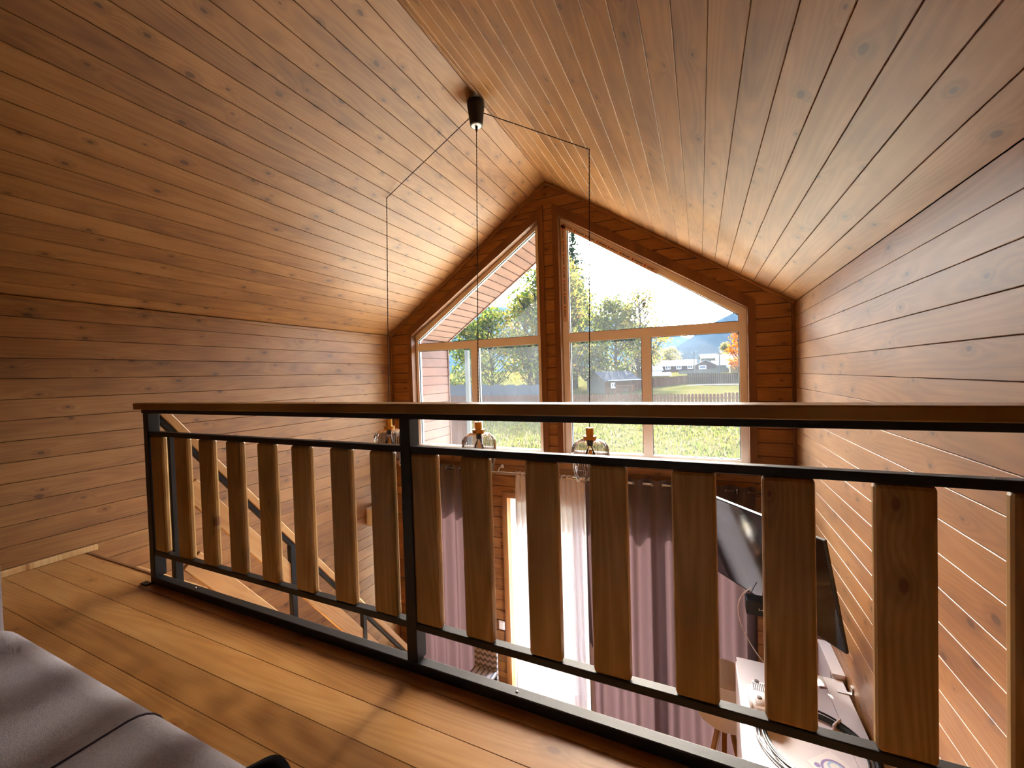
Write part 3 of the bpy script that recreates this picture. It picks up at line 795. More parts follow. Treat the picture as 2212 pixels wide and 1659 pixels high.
# white aerial cable looping down from the television
pts = [(0.33, 3.52, -0.47), (0.262, 3.52, -0.55), (0.235, 3.53, -0.66), (0.26, 3.54, -0.80), (0.345, 3.56, -0.98), (0.46, 3.58, -1.12), (0.60, 3.62, -1.20), (0.72, 3.66, -1.4), (0.78, 3.68, -1.8), (0.80, 3.7, -2.4)]
def smooth_pts(P, n=6):
    P = [Vector(p) for p in P]; out = []
    for i in range(len(P) - 1):
        p0, p1, p2, p3 = P[max(0, i - 1)], P[i], P[i + 1], P[min(len(P) - 1, i + 2)]
        for k in range(n):
            t = k / n; out.append(0.5 * ((2 * p1) + (p2 - p0) * t + (2 * p0 - 5 * p1 + 4 * p2 - p3) * t * t + (3 * p1 - p0 - 3 * p2 + p3) * t ** 3))
    out.append(P[-1]); return out
bm = bmesh.new(); tube(bm, smooth_pts(pts), 0.004, 6); obj('cable', bm, M['white'], tv, smooth=True)

# ================================================================== TALL CABINET AND THINGS ON IT
CT = -0.855
cb = empty('tall_cabinet', (0.51, 2.6, ZF)); tag(cb, 'tall white cabinet against the right wall under the television', 'cabinet')
box('body', 0.212, XR - 0.022, 1.95, 3.222, ZF, CT - 0.018, M['laminate'], cb, 0.002)
box('top_board', 0.200, 0.695, 1.94, 3.232, CT - 0.018, CT, M['laminate'], cb, 0.0015)
box('top_board', 0.697, XR - 0.022, 1.94, 3.232, CT - 0.018, CT, M['laminate'], cb, 0.0015)
for a, b in ((1.955, 2.58), (2.585, 3.217)):
    dr = box('door', 0.192, 0.211, a, b, ZF + 0.06, CT - 0.022, M['laminate'], cb, 0.002)
    box('handle', 0.170, 0.191, (b - 0.06 if a < 2 else a + 0.04), (b - 0.045 if a < 2 else a + 0.055), -1.95, -1.70, M['steel'], dr, 0.003)
box('wall_strap', 0.745, XR - 0.002, 3.105, 3.125, CT, CT + 0.006, M['steel'], cb)
box('wall_strap_tab', XR - 0.008, XR - 0.002, 3.10, 3.13, CT, CT + 0.05, M['steel'], cb)
bm = bmesh.new(); bm.faces.new([bm.verts.new(p) for p in ((0.655, 3.10, CT + 0.0006), (0.70, 3.115, CT + 0.0006), (0.685, 3.155, CT + 0.0006), (0.66, 3.17, CT + 0.0006))]); obj('sticker', bm, plain('brown_print', srgb(120, 80, 84), rough=0.6), cb)
# slim white unit beyond
su = empty('slim_unit', (0.79, 3.42, ZF)); tag(su, 'slim white shelf unit between tall cabinet and gable wall', 'shelf unit')
box('top_board', 0.752, XR - 0.002, 3.243, 3.62, -0.845, -0.827, M['laminate'], su, 0.0015)
box('side_panel', 0.757, XR - 0.002, 3.602, 3.618, ZF, -0.845, M['laminate'], su)
box('side_panel', 0.757, XR - 0.002, 3.245, 3.261, ZF, -0.845, M['laminate'], su)
box('back_panel', XR - 0.012, XR - 0.003, 3.262, 3.601, ZF, -0.845, M['laminate'], su)
box('door', 0.757, 0.770, 3.32, 3.601, ZF + 0.05, -0.848, M['laminate'], su, 0.001)
for z in (-1.4, -2.0, -2.6): box('shelf', 0.772, XR - 0.013, 3.262, 3.600, z, z + 0.016, M['laminate'], su)
# coil of black cable
bm = bmesh.new(); rnd = random.Random(11)
for k in range(5):
    rr = 0.225 + 0.012 * k; n = 48
    pts = [(0.525 + (rr + 0.006 * math.sin(3 * a + k)) * math.cos(a), 2.60 + (rr + 0.005 * math.sin(2 * a + k)) * math.sin(a), CT + 0.009 + 0.007 * (k % 3) + 0.003 * math.sin(2 * a + k)) for a in [2 * math.pi * i / n for i in range(n + 1)]]
    tube(bm, pts, 0.0055, 7, cap=False)
coil = empty('cable_coil', (0.525, 2.60, CT)); tag(coil, 'coil of black cable lying on the tall white cabinet', 'cable')
obj('cable', bm, M['black_matt'], coil, smooth=True)
for a in (0.95, 2.9):
    bm = bmesh.new(); cx_, cy_ = 0.525 + 0.245 * math.cos(a), 2.60 + 0.245 * math.sin(a)
    add_box(bm, -0.045, 0.045, -0.004, 0.004, -0.016, 0.016, 0.002)
    obj('tie', bm, M['white'], coil, Matrix.Translation((cx_, cy_, CT + 0.0175)) @ Matrix.Rotation(a, 4, 'Z'))
# small white vented heater
hp = empty('fan_heater', (0.29, 2.78, CT)); tag(hp, 'small white vented plastic heater on the cabinet top', 'heater')
bm = bmesh.new(); add_box(bm, 0.235, 0.375, 2.64, 2.90, CT + 0.006, CT + 0.10)
bmesh.ops.bevel(bm, geom=list(bm.edges), offset=0.028, segments=5, affect='EDGES'); obj('body', bm, M['white'], hp, smooth=True)
for k in range(9): box('vent', 0.262 + 0.010 * k, 0.267 + 0.010 * k, 2.79, 2.86, CT + 0.0995, CT + 0.1012, M['ink_grey'], hp)
for k in range(3): box('vent', 0.31 + 0.012 * k, 0.316 + 0.012 * k, 2.667, 2.70, CT + 0.0985, CT + 0.1012, M['ink_grey'], hp)
for yk in (2.735, 2.875):
    bm = bmesh.new(); lathe(bm, [(0.013, 0), (0.013, 0.012), (0.009, 0.014)], 16, close=True, loc=(0.285, yk, CT + 0.092)); obj('knob', bm, M['ink_grey'], hp)
for x in (0.262, 0.348):
    for y in (2.67, 2.87): box('foot', x - 0.008, x + 0.008, y - 0.008, y + 0.008, CT, CT + 0.010, M['black_matt'], hp)
# printed card
bm = bmesh.new(); add_box(bm, -0.085, 0.085, -0.085, 0.085, 0, 0.0015); pcard = obj('printed_card', bm, M['white'], None, Matrix.Translation((0.585, 2.49, CT)) @ Matrix.Rotation(0.75, 4, 'Z'))
tag(pcard, 'white card with blue and purple print on the cabinet top', 'card')
def ringp(name, rad, wid, ox, oy, mat, n=24):
    bm = bmesh.new(); a = []; b = []
    for k in range(n):
        t = 2 * math.pi * k / n
        a.append(bm.verts.new((ox + rad * math.cos(t), oy + rad * math.sin(t), 0.0018))); b.append(bm.verts.new((ox + (rad - wid) * math.cos(t), oy + (rad - wid) * math.sin(t), 0.0018)))
    for k in range(n): bm.faces.new((a[k], a[(k + 1) % n], b[(k + 1) % n], b[k]))
    obj(name, bm, mat, pcard, wm(pcard))
pu = plain('purple_print', srgb(150, 140, 190), rough=0.5); bu_ = plain('pale_blue_print', srgb(170, 200, 225), rough=0.5)
ringp('printed_mark', 0.06, 0.012, 0.0, 0.0, pu); ringp('printed_mark', 0.032, 0.010, 0.015, 0.01, bu_); ringp('printed_mark', 0.014, 0.013, -0.055, 0.05, pu); ringp('printed_mark', 0.012, 0.011, 0.055, -0.05, M['ink_red'])

# ================================================================== TRIPOD LAMP
LX, LY = 0.14, 3.75
tp = empty('tripod_lamp', (LX, LY, ZF)); tag(tp, 'tripod floor lamp with pale drum shade and wooden legs', 'floor lamp')
M['shade_out'] = cloth('lamp_linen', srgb(234, 228, 212), trans=0.3)
bm = bmesh.new(); lathe(bm, [(0.19, -1.35), (0.205, -1.52), (0.215, -1.675)], 48, loc=(LX, LY, 0)); sh = obj('shade', bm, M['shade_out'], tp, smooth=True)
for r_, z_ in ((0.19, -1.35), (0.215, -1.675)):
    bm = bmesh.new(); tube(bm, [(LX + r_ * math.cos(k * math.pi / 24), LY + r_ * math.sin(k * math.pi / 24), z_) for k in range(49)], 0.003, 5, cap=False); obj('rim', bm, M['white'], sh)
bm = bmesh.new(); lathe(bm, [(0.075, -1.735), (0.075, -1.71)], 24, close=True, loc=(LX, LY, 0)); obj('hub', bm, M['pine_light'], tp)
bm = bmesh.new(); lathe(bm, [(0.018, -1.71), (0.018, -1.60)], 16, close=True, loc=(LX, LY, 0)); obj('socket', bm, M['white'], tp)
bm = bmesh.new(); lathe(bm, [(0.015, -1.60), (0.03, -1.57), (0.03, -1.54), (0.002, -1.51)], 16, loc=(LX, LY, 0)); obj('bulb', bm, M['white'], tp, smooth=True)
for a in (3.7, 5.6, 1.6):
    d = Vector((math.cos(a), math.sin(a), 0))
    beam('leg', Vector((LX, LY, -1.725)) + d * 0.05, Vector((LX, LY, ZF)) + d * 0.33, 0.04, 0.022, d.cross(Vector((0, 0, 1))), M['pine'], tp, 0.004)
bm = bmesh.new(); tube(bm, smooth_pts([(LX - 0.02, LY - 0.02, -1.735), (LX - 0.06, LY + 0.0, -2.0), (LX - 0.09, LY + 0.02, -2.2), (LX - 0.2, LY + 0.1, -2.6), (LX - 0.35, LY + 0.3, ZF + 0.005)]), 0.0035, 6); obj('flex', bm, M['white'], tp, smooth=True)

# ================================================================== SMALL WALL THINGS
sk = empty('wall_socket', (-2.372, YG, -2.03)); tag(sk, 'white double socket on the gable wall beside the door trim', 'socket')
box('plate', -2.415, -2.330, YG - 0.012, YG, -2.085, -1.975, M['white'], sk, 0.003)
box('insert', -2.405, -2.340, YG - 0.0145, YG - 0.0115, -2.070, -1.990, M['pvc'], sk, 0.002)
wb = empty('wall_box', (XL, 4.17, -0.62)); tag(wb, 'white rectangular box mounted on the left wall near the gable', 'wall box')
box('casing', XL, XL + 0.10, 4.06, 4.26, -0.745, -0.515, M['white'], wb, 0.004)
box('grille', XL + 0.03, XL + 0.09, 4.0575, 4.0605, -0.73, -0.53, M['pvc'], wb)
wd = empty('wall_disc', (XL, 4.27, -0.385)); tag(wd, 'round white disc on the left wall above the wall box', 'sensor')
bm = bmesh.new(); lathe(bm, [(0.085, 0), (0.085, 0.012), (0.07, 0.026), (0.03, 0.030), (0.001, 0.030)], 32, loc=(0, 0, 0)); obj('cover', bm, M['white'], wd, Matrix.Translation((XL, 4.27, -0.385)) @ Matrix.Rotation(math.pi / 2, 4, 'Y'), smooth=False)
# patterned cushion on the floor chest by the left curtain
def zig():
    t = NT('grey_chevron_cloth'); co = t.n('TexCoord'); s_ = t.n('SeparateXYZ', i_0=co.outputs['Object'])
    zz = t.math('ADD', t.math('MULTIPLY', s_.outputs[2], 90.0), t.math('MULTIPLY', t.math('PINGPONG', t.math('MULTIPLY', s_.outputs[0], 30.0), 1.0), 2.5))
    f = t.math('GREATER_THAN', t.math('SINE', zz), 0.1)
    return t.surf(t.n('BsdfPrincipled', i_Base_Color=t.mix(f, srgb(206, 204, 204), srgb(120, 120, 124)), i_Roughness=0.9))
M['zig'] = zig()
ch_ = empty('side_chair', (-2.42, 4.28, ZF)); tag(ch_, 'chair with grey chevron patterned back below the left curtain', 'chair')
box('backrest', -2.62, -2.30, 4.33, 4.37, -2.62, -2.15, M['zig'], ch_, 0.015)
box('seat', -2.62, -2.30, 4.00, 4.33, -2.46, -2.41, M['zig'], ch_, 0.015)
for x in (-2.60, -2.32):
    for y in (4.02, 4.34): box('leg', x - 0.014, x + 0.014, y - 0.014, y + 0.014, ZF, -2.45, M['black'], ch_)

# ================================================================== OUTSIDE
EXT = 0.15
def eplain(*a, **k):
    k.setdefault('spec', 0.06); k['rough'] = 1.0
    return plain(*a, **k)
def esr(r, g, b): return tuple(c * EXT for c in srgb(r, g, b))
HP = [(0, ZOUT), (46, -3.1), (60, -2.0), (75, -1.25), (100, 0.1), (130, 1.0), (200, 2.2), (700, 8.0)]
def hz(y):
    for (a, za), (b, zb) in zip(HP, HP[1:]):
        if y <= a: return za
        if y <= b: return za + (zb - za) * (y - a) / (b - a)
    return HP[-1][1]
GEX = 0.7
def grass_mat():
    t = NT('autumn_grass'); co = t.n('TexCoord')
    n1 = t.n('TexNoise', i_Vector=co.outputs['Object'], i_Scale=0.35, i_Detail=5.0, i_Roughness=0.65).outputs[0]
    n2 = t.n('TexNoise', i_Vector=co.outputs['Object'], i_Scale=7.0, i_Detail=3.0).outputs[0]
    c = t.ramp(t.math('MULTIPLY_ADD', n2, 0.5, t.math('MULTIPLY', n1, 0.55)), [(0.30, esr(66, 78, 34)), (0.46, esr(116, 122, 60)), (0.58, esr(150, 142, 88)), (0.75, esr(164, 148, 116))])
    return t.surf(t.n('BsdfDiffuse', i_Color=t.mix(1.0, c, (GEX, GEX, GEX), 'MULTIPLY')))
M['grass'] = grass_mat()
bm = bmesh.new(); ys = [-60, -20, -2.2, 4.86, 7, 10, 15, 20, 26, 33, 40, 46, 53, 60, 67, 75, 87, 100, 115, 130, 160, 200, 300, 450, 700]; xsn = 40; g = {}
rnd = random.Random(2)
for j, y in enumerate(ys):
    w0, w1 = -60 - abs(y) * 1.4, 40 + abs(y) * 0.9
    for i in range(xsn + 1):
        x = w0 + (w1 - w0) * i / xsn
        g[i, j] = bm.verts.new((x, y, hz(y) + (rnd.uniform(-0.06, 0.06) * min(3, y / 20) if y > 8 else 0)))
for j in range(len(ys) - 1):
    for i in range(xsn): bm.faces.new((g[i, j], g[i + 1, j], g[i + 1, j + 1], g[i, j + 1]))
ground = tag(obj('ground', bm, M['grass'], smooth=True), 'rough grassy ground outside the house', kind='structure')
# unseen pale slab added outside the glazing to bounce daylight onto the ceiling
M['bounce_paving'] = eplain('pale_bounce_paving', srgb(200, 199, 180), rough=0.9, noise=0.06, nscale=2)
tag(box('bounce_slab', XL - 2.5, XR + 3.0, YG + 0.205, 14.0, ZOUT - 0.05, ZF - 0.06, M['bounce_paving']), 'unseen pale slab added outside the gable to bounce daylight indoors', kind='structure')

def leaf_mat(name, cols, trans=0.55, gain=2.0):
    t = NT(name); ge = t.n('NewGeometry')
    k = len(cols) - 1
    c = t.ramp(ge.outputs['Random Per Island'], [(i / k, tuple(v * gain for v in esr(*c_))) for i, c_ in enumerate(cols)])
    d = t.n('BsdfDiffuse', i_Color=c); tl = t.n('BsdfTranslucent', i_Color=c)
    return t.surf(t.n('MixShader', i_0=trans, i_1=d.outputs[0], i_2=tl.outputs[0]))
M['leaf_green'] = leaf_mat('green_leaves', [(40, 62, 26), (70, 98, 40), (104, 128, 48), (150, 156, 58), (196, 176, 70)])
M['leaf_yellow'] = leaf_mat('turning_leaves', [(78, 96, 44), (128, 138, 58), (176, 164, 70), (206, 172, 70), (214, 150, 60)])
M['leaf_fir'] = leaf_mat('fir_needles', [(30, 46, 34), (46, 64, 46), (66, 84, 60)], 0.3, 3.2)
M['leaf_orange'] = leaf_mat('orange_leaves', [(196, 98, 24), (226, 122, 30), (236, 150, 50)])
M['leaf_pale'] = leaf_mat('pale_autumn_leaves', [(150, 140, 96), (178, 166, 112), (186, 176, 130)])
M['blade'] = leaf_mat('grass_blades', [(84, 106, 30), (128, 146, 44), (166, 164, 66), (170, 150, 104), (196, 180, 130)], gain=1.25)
M['bark'] = eplain('bark', esr(74, 66, 58), rough=0.95, noise=0.3, nscale=4)
def quad(bm, c, s, rnd):
    a = Vector((rnd.gauss(0, 1), rnd.gauss(0, 1), rnd.gauss(0, 1))).normalized(); b = a.orthogonal().normalized()
    b = (b * math.cos(t := rnd.uniform(0, 6.28)) + a.cross(b) * math.sin(t)); e = a.cross(b)
    q = [c + (b * x + e * y) * s for x, y in ((-1, 0), (0, -0.55), (1, 0), (0, 0.55))]
    bm.faces.new([bm.verts.new(p) for p in q])
def tree(name, label, x, y, h, r, mat, n=2600, leaf=0.22, base=0.25, seed=0, group=None, shape=1.0, bare=0.0, cl=46):
    rnd = random.Random(seed * 17 + 3); z0 = hz(y) - 0.1
    t = empty(name, (x, y, z0)); tag(t, label, 'tree', group)
    bm = bmesh.new()
    tube(bm, [(x, y, z0), (x + rnd.uniform(-.1, .1) * r, y, z0 + h * 0.35), (x + rnd.uniform(-.15, .15) * r, y, z0 + h * 0.7), (x + rnd.uniform(-.1, .1) * r, y, z0 + h * 0.97)], [h * 0.022, h * 0.017, h * 0.009, h * 0.002], 7)
    cen = []
    for k in range(cl):
        u = base + (1 - base) * rnd.random() ** 0.8
        prof = math.sin(math.pi * min(1, max(0.04, (u - base) / (1 - base) * 0.86 + 0.12))) ** 0.7
        a = rnd.uniform(0, 6.283); q = r * prof * rnd.uniform(0.25, 1.0) ** 0.6
        c = Vector((x + q * math.cos(a), y + q * math.sin(a), z0 + h * u)); cen.append(c)
        st_ = Vector((x, y, z0 + h * max(0.15, u - 0.22 * q / r - 0.05)))
        mid = (st_ + c) / 2 + Vector((0, 0, -0.02 * h))
        tube(bm, [st_, mid, c], [h * 0.007, h * 0.005, h * 0.002], 5)
        if bare:
            for _ in range(3):
                tube(bm, [mid, c + Vector((rnd.uniform(-1, 1), rnd.uniform(-1, 1), rnd.uniform(0.1, 1.2))) * r * 0.28], [h * 0.004, h * 0.0016], 4)
    obj('trunk', bm, M['bark'], t)
    bm = bmesh.new()
    for k in range(n):
        c = cen[k % cl]; s_ = r * 0.20 * shape
        quad(bm, c + Vector((rnd.gauss(0, s_), rnd.gauss(0, s_), rnd.gauss(0, s_ * 0.75))), leaf * rnd.uniform(0.6, 1.3), rnd)
    f = obj('foliage', bm, mat, t); f['kind'] = 'stuff'
    return t
GL = 'broadleaf trees behind the fences'
tree('broadleaf_tree', 'dense green tree seen far left in the left window', -31.5, 53, 11.8, 4.2, M['leaf_green'], 4200, 0.26, 0.02, 1, GL)
tree('broadleaf_tree', 'green and yellow tree beside the white pole', -27.5, 53, 13.0, 4.2, M['leaf_green'], 4200, 0.26, 0.02, 2, GL)
tree('broadleaf_tree', 'yellow green tree behind the grey concrete panels', -23.0, 56, 15.0, 4.4, M['leaf_yellow'], 4200, 0.27, 0.03, 3, GL)
tree('broadleaf_tree', 'tall green tree left of the centre post', -20.0, 52, 17.5, 4.2, M['leaf_green'], 4200, 0.26, 0.03, 4, GL, bare=1)
tree('broadleaf_tree', 'half bare tree right behind the centre post', -17.3, 54, 19.5, 4.0, M['leaf_yellow'], 3000, 0.24, 0.04, 5, GL, bare=1)
tree('broadleaf_tree', 'leafy green tree behind the grey roofed shed', -19.6, 68, 18.4, 4.7, M['leaf_green'], 4800, 0.33, 0.06, 6, GL)
tree('broadleaf_tree', 'rounded yellow green tree above the grey roofed shed', -12.9, 70.5, 14.4, 4.3, M['leaf_green'], 4800, 0.30, 0.18, 7, GL)
tree('broadleaf_tree', 'thin branching tree with sparse leaves near window centre', -8.9, 70, 15.8, 4.2, M['leaf_yellow'], 2600, 0.22, 0.24, 8, GL, bare=1, cl=44)
# fir
def fir(x, y, h, r, label, seed):
    rnd = random.Random(seed); z0 = hz(y) - 0.1
    t = empty('fir_tree', (x, y, z0)); tag(t, label, 'tree')
    bm = bmesh.new(); tube(bm, [(x, y, z0), (x, y, z0 + h)], [h * 0.014, h * 0.001], 7); obj('trunk', bm, M['bark'], t)
    bm = bmesh.new()
    for k in range(46):
        u = 0.10 + 0.89 * k / 46; rad = r * (1 - u) ** 0.85 + 0.12
        for q in range(11):
            a = rnd.uniform(0, 6.283); L = rad * rnd.uniform(0.55, 1.1); dz = rnd.uniform(-.25, .25)
            nseg = max(3, int(L / 0.26))
            for s_ in range(nseg):
                f_ = (s_ + 0.6) / nseg
                for _ in range(2):
                    c = Vector((x + math.cos(a) * L * f_ + rnd.gauss(0, .09), y + math.sin(a) * L * f_ + rnd.gauss(0, .09), z0 + h * u + dz - 0.28 * L * f_ ** 1.5 + rnd.uniform(-.12, .12)))
                    quad(bm, c, rnd.uniform(0.14, 0.32), rnd)
    f = obj('foliage', bm, M['leaf_fir'], t); f['kind'] = 'stuff'
fir(-19.9, 70.5, 29.0, 7.0, 'tall dark fir tree rising beside the centre post', 3)
tree('autumn_tree', 'bright orange tree at the right edge of the right window', 6.2, 74, 9.0, 1.9, M['leaf_orange'], 2200, 0.20, 0.25, 21)
tree('autumn_tree', 'pale tree peeking left of the long white roof', -10.4, 108, 6.2, 1.7, M['leaf_pale'], 1500, 0.22, 0.2, 22)
tree('autumn_tree', 'pale rounded tree behind the long white roof', -8.6, 142, 7.2, 3.0, M['leaf_pale'], 2000, 0.30, 0.15, 23)
tree('autumn_tree', 'pale pointed tree behind the striped roof', 7.6, 146, 8.6, 1.6, M['leaf_pale'], 1500, 0.26, 0.15, 24)
# grass tufts
bm = bmesh.new(); rnd = random.Random(9)
for k in range(9500):
    y = 7.5 + 38 * rnd.random() ** 1.25; x = y * rnd.uniform(-0.80, 0.12) + rnd.uniform(-2, 2)
    z0 = hz(y); hh = rnd.uniform(0.10, 0.34) * (1.6 if rnd.random() < 0.12 else 1)
    for q in range(4):
        a = rnd.uniform(0, 6.283); w_ = 0.018 + 0.0016 * y; b = Vector((x + rnd.uniform(-.12, .12), y + rnd.uniform(-.12, .12), z0 - 0.05))
        d = Vector((math.cos(a), math.sin(a), 0)); tip = b + Vector((rnd.uniform(-.4, .4), rnd.uniform(-.4, .4), 1)) * hh
        bm.faces.new([bm.verts.new(b - d * w_), bm.verts.new(b + d * w_), bm.verts.new(tip)])
tag(obj('tall_grass', bm, M['blade']), 'tufts of tall green and straw coloured grass on the lot', 'grass', kind='stuff')

# ---- picket fence across the lot
M['picket'] = eplain('brown_stained_picket', esr(156, 96, 70), rough=0.8, noise=0.2, nscale=2, spec=0.1)
pf = empty('picket_fence', (-13, 44, hz(44))); tag(pf, 'long brown picket fence across the grass lot', 'fence')
FYp = 44.0
def pick_mesh(w, h):
    bm = bmesh.new(); prism(bm, [(-w / 2, 0), (w / 2, 0), (w / 2, h - 0.08), (0, h), (-w / 2, h - 0.08)], -0.012, 0.012); m = me_from(bm, 'picket'); m.materials.append(M['picket']); return m
pm1, pm2 = pick_mesh(0.235, 1.90), pick_mesh(0.235, 2.0)
x = -34.5
while x < 4.6:
    link('picket', pm2 if x > 2.1 else pm1, None, pf, Matrix.Translation((x, FYp, hz(FYp) + 0.03))); x += 0.322
for z in (0.45, 1.45): box('fence_rail', -34.6, 4.7, FYp + 0.013, FYp + 0.06, hz(FYp) + z, hz(FYp) + z + 0.09, M['picket'], pf)
x = -34.5
while x < 4.7: box('post', x - 0.05, x + 0.05, FYp + 0.06, FYp + 0.15, hz(FYp) - 0.2, hz(FYp) + 1.8, M['picket'], pf); x += 3.22
# ---- concrete panel wall on the left
M['concrete'] = eplain('weathered_concrete', esr(120, 124, 130), rough=0.95, noise=0.15, nscale=1.5)
cw = empty('concrete_wall', (-27, 47.5, hz(47.5))); tag(cw, 'grey concrete panel wall with arched tops behind the picket fence', 'wall')
x = -36.0; zb = hz(47.5)
while x < -17.5:
    w_ = 1.86; zt = -0.05 + 0.30 * (-x - 18) / 18
    bm = bmesh.new()
    arc = [(-w_ / 2 + 0.03, 0), (w_ / 2 - 0.03, 0)] + [((w_ / 2 - 0.03) * math.cos(math.pi * k / 10), (zt - zb) - 0.28 + 0.28 * math.sin(math.pi * k / 10)) for k in range(11)]
    prism(bm, arc, -0.03, 0.03); obj('panel', bm, M['concrete'], cw, Matrix.Translation((x + w_ / 2, 47.5, zb - 0.05)))
    box('post', x - 0.06, x + 0.06, 47.42, 47.58, zb - 0.1, zt - 0.2, M['concrete'], cw); x += w_
# ---- white pole and slatted screen by the terrace
M['pole_white'] = eplain('pale_post', esr(196, 190, 176), rough=0.7, noise=0.1)
tag(beam('white_pole', (-5.355, 9.0, ZOUT), (-5.36, 9.0, 1.84), 0.10, 0.10, (1, 0, 0), M['pole_white'], None, 0.01), 'pale square pole standing by the terrace wall', 'pole')
sc_ = empty('slat_screen', (-5.7, 9.1, ZOUT)); tag(sc_, 'brown slatted screen between terrace wall and pale pole', 'screen')
x = -6.45
while x < -5.45: box('slat', x, x + 0.075, 9.08, 9.10, ZOUT, 0.24, M['picket'], sc_); x += 0.085
for z in (-2.6, -1.2, 0.0): box('cross_rail', -6.45, -5.43, 9.10, 9.14, z, z + 0.07, M['picket'], sc_)

# ---- shed, swing
def gabled(name, label, ox, oy, rz, L, Wd, zb, zeave, zridge, wall_m, roof_m, over=0.25, gable_m=None, cat='building', group=None):
    """ridge along local x; local origin at the near corner"""
    b = empty(name, (ox, oy, zb), rz); tag(b, label, cat, group); mw = wm(b)
    h, r = zeave - zb, zridge - zb
    bm = bmesh.new()
    for pts in (((0, 0), (L, 0)), ((L, 0), (L, Wd)), ((L, Wd), (0, Wd)), ((0, Wd), (0, 0))): pass
    add_box(bm, 0, L, 0, Wd, -0.3, h); obj('wall', bm, wall_m, b, mw)
    bm = bmesh.new()
    for xx_ in (-0.02, L - 0.04):
        a = [bm.verts.new((xx_, y_, z_)) for y_, z_ in ((0, -0.3 if gable_m else h), (Wd, -0.3 if gable_m else h), (Wd, h), (Wd / 2, r), (0, h))]
        c_ = [bm.verts.new((v.co.x + 0.06, v.co.y, v.co.z)) for v in a]
        bm.faces.new(a); bm.faces.new(c_[::-1])
        for i in range(5): bm.faces.new((a[i], a[(i + 1) % 5], c_[(i + 1) % 5], c_[i]))
    obj('gable_wall', bm, gable_m or wall_m, b, mw)
    s_ = (r - h) / (Wd / 2)
    for sgn in (0, 1):
        bm = bmesh.new()
        y0, z0_, y1, z1_ = (-over, h - over * s_, Wd / 2, r) if sgn == 0 else (Wd + over, h - over * s_, Wd / 2, r)
        a = [bm.verts.new(p) for p in ((-over, y0, z0_), (L + over, y0, z0_), (L + over, y1, z1_), (-over, y1, z1_))]
        c_ = [bm.verts.new(v.co + Vector((0, 0, 0.08))) for v in a]
        bm.faces.new(a); bm.faces.new(c_[::-1])
        for i in range(4): bm.faces.new((a[i], a[(i + 1) % 4], c_[(i + 1) % 4], c_[i]))
        obj('roof', bm, roof_m, b, mw)
    return b, mw
def bwindow(b, mw, x, z, w_, h_, y=-0.03, frame=0.12):
    bm = bmesh.new(); ring_prism(bm, [(x, z), (x + w_, z), (x + w_, z + h_), (x, z + h_)], [(x + frame, z + frame), (x + w_ - frame, z + frame), (x + w_ - frame, z + h_ - frame), (x + frame, z + h_ - frame)], y - 0.06, y + 0.03)
    add_box(bm, x + w_ / 2 - 0.05, x + w_ / 2 + 0.05, y - 0.05, y + 0.03, z, z + h_)
    f = obj('window', bm, M['ext_white'], b, mw)
    bm = bmesh.new(); add_box(bm, x + 0.05, x + w_ - 0.05, y + 0.0, y + 0.025, z + 0.05, z + h_ - 0.05); obj('pane', bm, M['ext_glass'], f, mw)
M['ext_white'] = eplain('white_paint', srgb(220, 220, 220), rough=0.6)
M['ext_glass'] = eplain('dark_window_glass', srgb(60, 66, 76), rough=0.1)
M['shed_beige'] = eplain('beige_render', esr(150, 148, 136), rough=0.9, noise=0.08, nscale=1)
M['shed_brown'] = eplain('brown_siding', esr(120, 72, 52), rough=0.85, noise=0.2, nscale=1.5)
M['grey_roof'] = eplain('dull_metal_roof', esr(190, 194, 200))
M['slate'] = eplain('grey_roofing', esr(104, 108, 118), rough=0.7, noise=0.15, nscale=1)
M['white_roof'] = eplain('pale_metal_roof', srgb(136, 140, 148), rough=0.4)
M['mauve_wall'] = eplain('mauve_siding', esr(104, 88, 98), rough=0.9, noise=0.08)
M['red_base'] = eplain('red_boarding', esr(150, 70, 72), rough=0.9)
M['tan'] = eplain('tan_cladding', esr(190, 150, 104), rough=0.9)
M['yellow'] = eplain('yellow_paint', esr(196, 164, 60), rough=0.7)
M['bluep'] = eplain('blue_paint', esr(96, 120, 170), rough=0.7)
rz_ = math.atan2(0.8, 0.6)
shed, smw = gabled('garden_shed', 'small beige shed with grey roof behind the picket fence', -12.65, 60.0, rz_, 6.6, 4.0, hz(60) - 0.1, 0.05, 1.25, M['shed_brown'], M['slate'], 0.3, M['shed_beige'])
bm = bmesh.new(); add_box(bm, 0.4, 6.4, -1.9, -0.2, 2.02, 2.10); obj('porch_roof', bm, M['white_roof'], shed, smw)
for x_ in (0.5, 3.4, 6.3):
    bm = bmesh.new(); add_box(bm, x_ - 0.06, x_ + 0.06, -1.86, -1.74, -0.2, 2.02); obj('porch_post', bm, M['shed_brown'], shed, smw)
bwindow(shed, smw, 1.2, 0.9, 0.9, 0.8)
sw = empty('garden_swing', (-9.0, 55, hz(55))); tag(sw, 'brown wooden swing frame standing before the shed porch', 'swing')
M['swingwood'] = eplain('orange_brown_wood', esr(150, 84, 58), rough=0.8)
zz0 = hz(55)
for x_ in (-10.0, -7.9):
    for dy in (-0.7, 0.7): beam('leg', (x_ + dy * 0.5, 55 + dy, zz0), (x_, 55, zz0 + 1.75), 0.14, 0.1, (1, 0, 0), M['swingwood'], sw)
beam('cross_beam', (-10.2, 55, zz0 + 1.75), (-7.7, 55, zz0 + 1.75), 0.12, 0.12, (0, 1, 0), M['swingwood'], sw)
box('seat', -9.6, -8.3, 54.8, 55.2, zz0 + 0.5, zz0 + 0.56, M['swingwood'], sw)
for x_ in (-9.5, -8.4): box('chain', x_ - 0.015, x_ + 0.015, 54.98, 55.02, zz0 + 0.56, zz0 + 1.75, M['swingwood'], sw)
